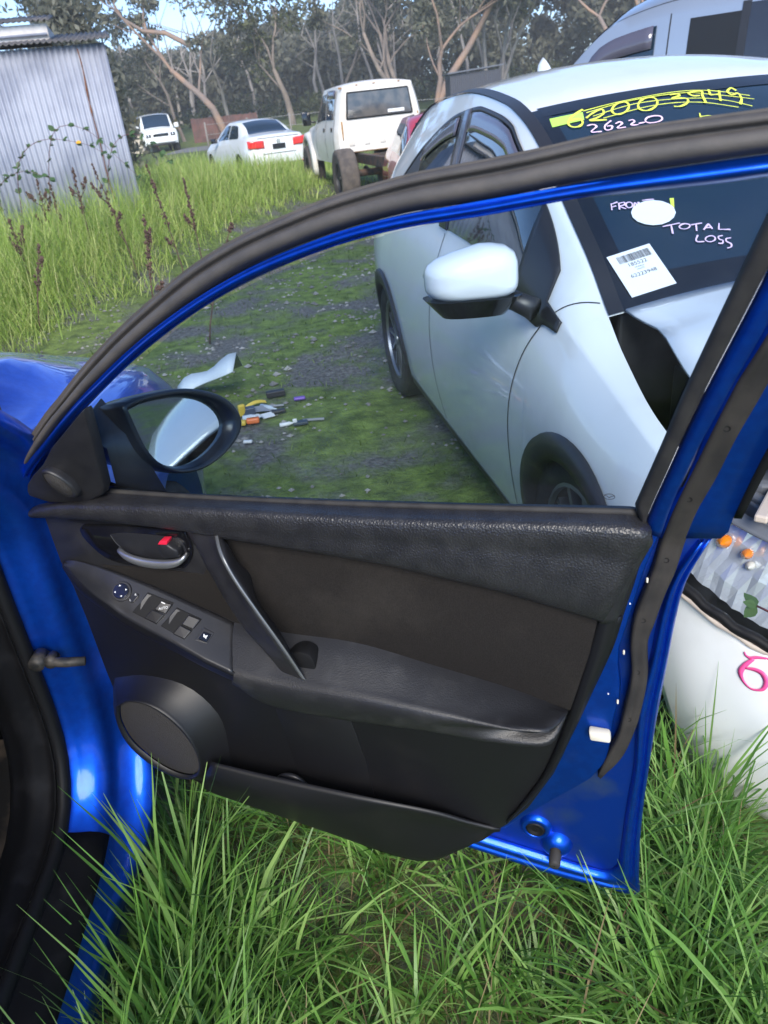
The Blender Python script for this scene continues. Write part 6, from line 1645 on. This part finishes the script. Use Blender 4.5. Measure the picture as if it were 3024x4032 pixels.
TICK = [(-0.477, -0.358), (-0.476, -0.344), (-0.442, -0.36), (-0.443, -0.369)]
PAPER = [(-0.318, -0.634), (-0.335, -0.494), (-0.201, -0.477), (-0.186, -0.618)]
SWIRL = [[(0.678,-0.776,0.502),(0.683,-0.775,0.496),(0.691,-0.77,0.494),(0.7,-0.76,0.5),(0.712,-0.747,0.503),(0.716,-0.743,0.503)],[(0.696,-0.766,0.494),(0.69,-0.778,0.477),(0.689,-0.786,0.459),(0.699,-0.784,0.442),(0.714,-0.776,0.432),(0.726,-0.766,0.435),(0.731,-0.759,0.442),(0.729,-0.754,0.456),(0.719,-0.757,0.47),(0.707,-0.766,0.474),(0.692,-0.779,0.47)]]

def ws_ribbon(strokes, w, off=.0078):
    mb = MB()
    for pts in strokes:
        n = max(3, 6 * len(pts)); P = crv(pts, n, len(pts) > 3); c = [WSP(a, b, off) for a, b in P]; rows = []
        for i, p in enumerate(c):
            d = (c[min(i + 1, n - 1)] - c[max(i - 1, 0)]).normalized(); t = d.cross(Vector((.5, 0, .86))).normalized() * w / 2 * (1.0 + .55 * noise.noise((p.x * 60, p.y * 60, 3)))
            rows.append([p - t, p + t])
        mb.grid(rows)
    return mb
for nm, w, m, lb, strokes in PEN:
    o = ws_ribbon(strokes, w).build(nm, MT[m], XROOT); o['label'] = lb; o['kind'] = 'stuff'
def ws_sheet(name, m, pts, off, th=.001):
    c = [WSP(a, b, off) for a, b in pts]; n = len(c); e = Vector((.5, 0, .86)) * th
    mb = MB(); mb.add(c + [p - e for p in c], [tuple(range(n)), tuple(range(2 * n - 1, n - 1, -1))] + [(i, i + n, (i + 1) % n + n, (i + 1) % n) for i in range(n)])
    return mb.build(name, m, XROOT, smooth=False)
ws_sheet('lime_sticker', MT['lime'], LIME, .0074)
ws_sheet('oval_sticker', MT['paper'], OVAL, .0086)
ws_sheet('pen_tick', MT['yellow_pen'], TICK, .0074)
PQ = [WSP(a, b, .0095) for a, b in PAPER]
mb = MB(); nn = (PQ[1] - PQ[0]).cross(PQ[3] - PQ[0]).normalized(); nn = nn if nn.z > 0 else -nn
mb.add(PQ + [p - nn * .001 for p in PQ], [(0, 1, 2, 3), (7, 6, 5, 4), (0, 4, 5, 1), (1, 5, 6, 2), (2, 6, 7, 3), (3, 7, 4, 0)])
SHEET = mb.build('auction_label', MT['paper'], XROOT, smooth=False); SHEET['label'] = 'white paper label with barcode and printed numbers'
def PS(a, b, h=.0006):                      # a across 0..1, b down 0..1 on the paper
    return (PQ[0] * (1 - a) + PQ[1] * a) * (1 - b) + (PQ[3] * (1 - a) + PQ[2] * a) * b + nn * h
mb = MB(); a = .17; rb = random.Random(5)
while a < .90:
    w = rb.choice([.008, .008, .014, .02]); mb.add([PS(a, .08), PS(a + w, .08), PS(a + w, .25), PS(a, .25)], [(0, 1, 2, 3)]); a += w + rb.choice([.008, .01, .016])
mb.build('barcode', MT['ink'], SHEET, smooth=False)
asp = (PQ[1] - PQ[0]).length / (PQ[3] - PQ[0]).length
for txt, b0, size, sx in (('185522', .325, .125, 1.25), ('HONDA', .41, .05, 1.2), ('WHITE', .465, .05, 1.2), ('62223948', .575, .125, 1.25)):
    v, f = text_mesh(txt, size)
    mb = MB(); mb.add([PS(.52 + p[0] * sx / 1.0 * .95, b0 - p[1] * asp * 1.0) for p in v], f); mb.build('printed_line', MT['ink'], SHEET, smooth=False)
# pink swirl on the bumper
def swirl(pts, w):
    P = crv(pts, 50); mb = MB(); rows = []
    W = np.interp(np.linspace(0, 1, 50), np.linspace(0, 1, len(w)), w)
    for i, p in enumerate(P):
        v = Vector(p); d = Vector(P[min(i + 1, 49)] - P[max(i - 1, 0)]).normalized(); n_ = Vector((.62, -.75, .1)).normalized()
        t = d.cross(n_).normalized() * W[i] / 2; rows.append([v + n_ * .004 - t, v + n_ * .004 + t])
    mb.grid(rows); return mb.build('pink_swirl', MT['pink'], XROOT, solid=.0006)
swirl(SWIRL[0], [.003, .007, .006, .004]); swirl(SWIRL[1], [.006, .010, .011, .006, .004, .005, .010, .012, .009, .004])
# ------------------------------------------------------------------ rubbish on the track
def rub(name, label, cat, mb, m, loc, rz=0.0, tilt=0.0, bevel=.004, group=None, smooth=False):
    x, y = loc; o = mb.build(name, m, None, smooth=smooth, bevel=bevel)
    o.location = (x, y, gz(x, y) + .012); o.rotation_euler = (tilt, 0, rz); o.scale = (.85, .85, .85); return tag(o, label, cat, group)
def slab(w, d, h):
    mb = MB(); mb.box((0, 0, h / 2), (w, d, h)); return mb
def bottle(L, r):
    mb = MB(); mb.lathe([(.001, 0), (r, .002), (r, L * .62), (r * .45, L * .78), (r * .42, L * .97), (.001, L)], 12, 'Z'); mb.v = [(p[2] - L / 2, p[1], p[0] + r) for p in mb.v]; return mb
def bent(w, d, h, k=.4):
    mb = MB(); rows = []
    for t in np.linspace(-.5, .5, 7): rows.append([(t * w, s_ * d / 2, h * (1 - (2 * t) ** 2) * k + .004 + .3 * h * (s_ > 0)) for s_ in (-1, 0, 1)])
    mb.grid(rows); return mb
PM = {k: mat('rubbish_' + k, c, .5) for k, c in dict(yellow=(.50, .37, .06), white=(.58, .60, .62), black=(.02, .02, .024), purple=(.14, .07, .36), orange=(.58, .15, .05), grey=(.22, .23, .26), pale=(.42, .48, .54)).items()}
mb = MB(); rows = []
for t in np.linspace(0, 1, 9): rows.append([(-.20 + .40 * t, -.10 + .03 * math.sin(t * 5), .04 + .16 * t ** .8), (-.20 + .42 * t, .02, .10 + .17 * t ** .8 + .02 * math.sin(t * 9)), (-.18 + .40 * t, .16, .05 + .10 * t)])
mb.grid(rows); o = mb.build('bumper_fragment', PM['pale'], None, solid=.006); o.location = (-1.05, 4.75, gz(-1.05, 4.75)); tag(o, 'pale curved plastic car panel fragment on the ground above the wing mirror', 'plastic panel')
G = 'rubbish pile on the mossy track'
rub('plastic_case', 'black plastic case lying behind the rubbish pile', 'plastic case', slab(.14, .06, .04), PM['black'], (-.603, 4.592), .2, group=G)
rub('purple_cap', 'small purple plastic cap lying apart right of the pile', 'plastic cap', slab(.085, .04, .022), PM['purple'], (-.444, 4.47), .1, bevel=.009, group=G)
rub('yellow_strip', 'long yellow plastic strip at the back of the pile', 'plastic strip', bent(.16, .03, .05), PM['yellow'], (-.713, 4.442), .5, bevel=0, group=G)
rub('yellow_bottle', 'upright yellow plastic piece at the left of the pile', 'plastic piece', slab(.05, .03, .09), PM['yellow'], (-.78, 4.274), .4, .2, bevel=.01, group=G)
rub('yellow_tub', 'flat yellow plastic tub nearest the wing mirror', 'plastic tub', slab(.10, .05, .035), PM['yellow'], (-.777, 4.103), -.1, bevel=.012, group=G)
rub('orange_tub', 'orange rimmed plastic tub at the front of the pile', 'plastic tub', slab(.09, .05, .04), PM['orange'], (-.698, 4.122), .05, bevel=.012, group=G)
rub('plastic_cover', 'white lid lying in the orange plastic tub', 'plastic lid', slab(.062, .034, .006), PM['white'], (-.698, 4.122), .05, bevel=.002, group=G).location.z += .041
rub('white_tube', 'long white plastic tube slanting down the pile', 'plastic tube', bottle(.17, .016), PM['pale'], (-.625, 4.349), -.75, bevel=0, smooth=True, group=G)
rub('white_card', 'square white card in the middle of the pile', 'card', slab(.09, .07, .004), PM['white'], (-.624, 4.232), .4, .15, bevel=.001, group=G)
rub('white_wrapper', 'crumpled white wrapper beside the square card', 'wrapper', bent(.07, .05, .04), PM['white'], (-.671, 4.179), .7, bevel=0, group=G)
rub('white_bottle', 'small white bottle behind the orange tub', 'bottle', bottle(.11, .02), PM['pale'], (-.719, 4.175), .2, bevel=0, smooth=True, group=G)
rub('dark_box', 'dark blue grey box on the left half of the pile', 'box', slab(.09, .06, .05), mat('rubbish_slate', (.05, .065, .10), .4), (-.743, 4.293), .2, group=G)
rub('plastic_cover', 'flat dark lid at the right end of the pile', 'plastic lid', slab(.10, .05, .02), PM['black'], (-.564, 4.282), .25, bevel=.006, group=G)
rub('grey_sheet', 'grey bent plastic sheet lying under the white tube', 'plastic sheet', bent(.18, .10, .03), PM['grey'], (-.68, 4.33), .1, bevel=0, group=G)
rub('grey_stick', 'pale grey stick behind the right end of the pile', 'stick', slab(.12, .014, .012), PM['grey'], (-.589, 4.394), 0, bevel=.003, group=G)
rub('white_spoon', 'white plastic strip left of the dark flat scrap', 'plastic strip', bottle(.11, .014), PM['white'], (-.494, 4.052), .25, bevel=0, smooth=True, group=G)
rub('white_ring', 'small upright white ring beside the dark flat scrap', 'plastic ring', slab(.03, .014, .045), PM['white'], (-.450, 4.054), .2, bevel=.006, group=G)
rub('dark_scrap', 'dark flat scrap right of the small white ring', 'plastic scrap', slab(.10, .06, .02), mat('rubbish_teal', (.03, .045, .06), .5), (-.42, 4.06), .1, bevel=.004, group=G)
rub('grey_bar', 'thin grey bar at the right end of the scraps', 'plastic bar', slab(.15, .016, .014), PM['grey'], (-.345, 4.08), -.12, bevel=.003, group=G)
rub('white_pebble', 'lone white scrap on the grass below the pile', 'plastic scrap', slab(.06, .03, .018), PM['white'], (-.70, 3.836), -.2, bevel=.007, group=G)

# ------------------------------------------------------------------ dry dock weeds on the bank
DOCK = mat('dry_dock_seed', (.06, .034, .027), .9, col2=(.11, .065, .048), nscale=30)
def dock(x, y, top, lean, label, seed, dense=1.0, side=0):
    rnd = random.Random(seed); z = gz(x, y); h = (top - z) * .88
    root = tag(empty('dock_weed', (x, y, z)), label, 'weed', 'dry brown dock weeds on the grassy bank')
    st = MB(); P = [Vector((lean * h * t ** 1.3, 0, h * t)) for t in np.linspace(0, 1, 7)]
    st.tube(P, list(np.linspace(.008, .003, 7)), 5); 
    sd = MB()
    def cluster(a, b, n, r):
        for _ in range(n):
            t = rnd.random(); c = a * (1 - t) + b * t; k = r * (1 - .6 * t) * rnd.uniform(.5, 1.2)
            c = c + Vector((rnd.gauss(0, k * .8), rnd.gauss(0, k * .8), rnd.gauss(0, .012))); q = rnd.uniform(.008, .016)
            sd.add([c + Vector(v) * q for v in ((1, 0, 0), (-1, 0, 0), (0, 1, 0), (0, -1, 0), (0, 0, 1.3), (0, 0, -1.3))], [(0, 2, 4), (2, 1, 4), (1, 3, 4), (3, 0, 4), (2, 0, 5), (1, 2, 5), (3, 1, 5), (0, 3, 5)])
    cluster(P[3], P[6], int(56 * dense), .018)
    for k in range(side + rnd.randint(1, 3)):
        i = rnd.choice([2, 3, 4]); s_ = rnd.choice([-1, 1]); e = P[i] + Vector((s_ * rnd.uniform(.05, .13), rnd.uniform(-.05, .05), rnd.uniform(.10, .22)))
        st.tube([P[i], (P[i] + e) * .5 + Vector((s_ * .02, 0, -.01)), e], [.005, .004, .002], 4); cluster((P[i] + e) * .5, e, int(26 * dense), .015)
    st.build('stem', DOCK, root); sd.build('seed_head', DOCK, root, smooth=False)['kind'] = 'stuff'
dock(-3.55, 9.5, 1.24, .05, 'dock weed in front of the shed wall, left of the yellow bramble leaf', 1, side=1)
dock(-3.36, 9.5, 1.16, -.02, 'short dock weed directly below the yellow bramble leaf', 2)
dock(-2.93, 9.0, 1.35, .02, 'dock weed right of the yellow bramble leaf against the shed', 3)
dock(-2.36, 8.5, 1.38, -.16, 'tall slim dock weed leaning left before the shed corner', 4, .8)
dock(-1.86, 8.5, 1.36, -.12, 'tall dock weed on the bank below the far four wheel drive', 5)
dock(-1.70, 8.8, 1.14, -.02, 'thick straight dock weed right of its taller neighbour', 6, 1.3)
dock(-1.76, 6.5, 1.02, .12, 'dark forked dock weed low on the bank in front of the others', 7, .9, 1)
dock(-1.26, 6.1, .93, .40, 'bent brown dock weed closest to the black door seal', 8, .7)
dock(-3.30, 8.0, .96, -.05, 'dock weed at the left edge of the picture on the bank', 9, .8, 1)
dock(-2.95, 7.0, .80, .3, 'small dock weed leaning right near the left picture edge', 10, .6)

# ------------------------------------------------------------------ brambles
BL = leaf_mat('bramble_leaf', (.035, .075, .03), (.06, .12, .045), (.11, .17, .07), .4, .25)
CANE = mat('bramble_cane', (.12, .045, .05), .6)
def leaf_on(mb, p, d, n, L):
    d = d.normalized(); s_ = d.cross(n).normalized()
    prof = [(0, .02), (.25, .30), (.5, .36), (.75, .24), (1, .0)]
    l = [p + d * L * t - s_ * L * w + n * L * .12 * w for t, w in prof]; c = [p + d * L * t for t, w in prof]; r = [p + d * L * t + s_ * L * w + n * L * .12 * w for t, w in prof]
    mb.grid([l, c, r])
def bramble(name, label, canes, rnd, L, parent_loc, yellow=None, step=6):
    root = tag(empty(name, parent_loc), label, 'bramble'); off = Vector(parent_loc)
    c = MB(); lf = []
    for path in canes:
        P = [Vector(p) - off for p in crv(path, 26)]
        c.tube(P, list(np.linspace(.006, .002, 26)), 5)
        for i in range(4, 26, step):
            for k in range(3):
                d = (P[min(i + 1, 25)] - P[i - 1]).normalized() + Vector((rnd.gauss(0, .8), rnd.gauss(0, .8), rnd.gauss(0, .5)))
                m = MB(); leaf_on(m, P[i], d, Vector((rnd.gauss(0, .4), -.6, .8)).normalized(), L * rnd.uniform(.7, 1.3)); lf.append((m, i))
    c.build('cane', CANE, root)
    for j, (m, i) in enumerate(lf):
        o = m.build('leaf', BL if not (yellow and j in yellow) else PM['leafy'], root)
    return root
PM['leafy'] = mat('yellow_leaf', (.75, .38, .02), .5)
rnd = random.Random(11)
bramble('bramble', 'arching bramble with one orange yellow leaf against the shed wall', [
    [(-4.4, 11.0, .6), (-4.2, 10.9, 1.25), (-3.8, 10.8, 1.50), (-3.3, 10.8, 1.42), (-3.0, 10.8, 1.25)],
    [(-4.0, 10.9, .5), (-3.75, 10.8, 1.3), (-3.5, 10.7, 1.62), (-3.15, 10.7, 1.55), (-2.85, 10.7, 1.2), (-2.6, 10.7, .9)],
    [(-3.2, 10.8, .5), (-3.0, 10.8, 1.2), (-2.75, 10.8, 1.45), (-2.45, 10.8, 1.38), (-2.2, 10.8, 1.05)],
    [(-4.6, 10.9, .5), (-4.5, 10.8, 1.0), (-4.1, 10.7, 1.18), (-3.7, 10.6, 1.05)]], rnd, .075, (-3.6, 10.8, gz(-3.6, 10.8)), yellow=(24, 25), step=2)
bramble('bramble_shoot', 'leafy bramble shoot hanging in front of the white bumper and headlight', [
    [(.84, .80, 0.0), (.80, .86, .30), (.74, .93, .52), (.66, .98, .64), (.62, 1.02, .66)],
    [(.80, .74, 0.0), (.76, .80, .22), (.70, .86, .36), (.66, .90, .42)]], rnd, .030, (.82, .80, gz(.82, .8)), step=3)

# a few long bent blades and straws standing clear of the rest in the foreground
def tussock(name, label, x, y, n, hh, m, seed):
    rg = np.random.default_rng(seed)
    b = np.stack([x + rg.normal(0, .03, n), y + rg.normal(0, .03, n), np.full(n, gz(x, y) - .01)], 1)
    o = ribbon_mesh(name, m, b, hh * rg.uniform(.6, 1.2, n), rg.uniform(.004, .008, n), rg.uniform(0, 6.28, n), np.abs(rg.normal(.2, .2, n)), rg.uniform(.3, 1.7, n))
    return tag(o, label, 'grass', kind='stuff')
def sill_grass():
    rg = np.random.default_rng(21); n = 230
    x = rg.uniform(-.572, -.47, n); y = rg.uniform(.34, .98, n)
    b = np.stack([x, y, np.array([gz(a, c) for a, c in zip(x, y)]) - .01], 1)
    left = rg.random(n) < .5; az = np.where(left, rg.normal(2.9, .6, n), rg.uniform(-1.4, 1.4, n)); b[:, 0] = np.where(left, rg.uniform(-.50, -.41, n), rg.uniform(-.555, -.45, n))
    o = ribbon_mesh('sill_grass', LM['lush'], b, rg.uniform(.26, .56, n), rg.uniform(.0045, .0095, n), az, np.abs(rg.normal(.03, .03, n)), np.where(left, rg.uniform(.1, .62, n), rg.uniform(.1, 1.0, n)))
    tag(o, 'long grass blades standing up against and over the black sill', 'grass', kind='stuff')
sill_grass()
tussock('grass_tussock', 'tall tussock of grass leaning over the black door sill', -.47, .66, 70, .34, LM['lush'], 3)
tussock('grass_tussock', 'tussock of long grass at the rear corner of the blue door', .50, .80, 70, .34, LM['lush'], 4)
tussock('grass_tussock', 'tussock of long grass at the bottom left beside the sill', -.50, .45, 60, .30, LM['lush'], 6)

# ------------------------------------------------------------------ thin damp air over the yard
hz = MB(); hz.box((0, 270, 14), (540, 690, 34))
hm = bpy.data.materials.new('pale_haze'); hm.use_nodes = True
nt = hm.node_tree; nt.nodes.clear()
ou = nt.nodes.new('ShaderNodeOutputMaterial'); pv = nt.nodes.new('ShaderNodeVolumePrincipled')
pv.inputs['Color'].default_value = (.90, .93, .96, 1); pv.inputs['Density'].default_value = .0020
nt.links.new(pv.outputs[0], ou.inputs['Volume'])
tag(hz.build('haze', hm, None, smooth=False), 'thin pale haze over the yard', 'haze', kind='stuff')
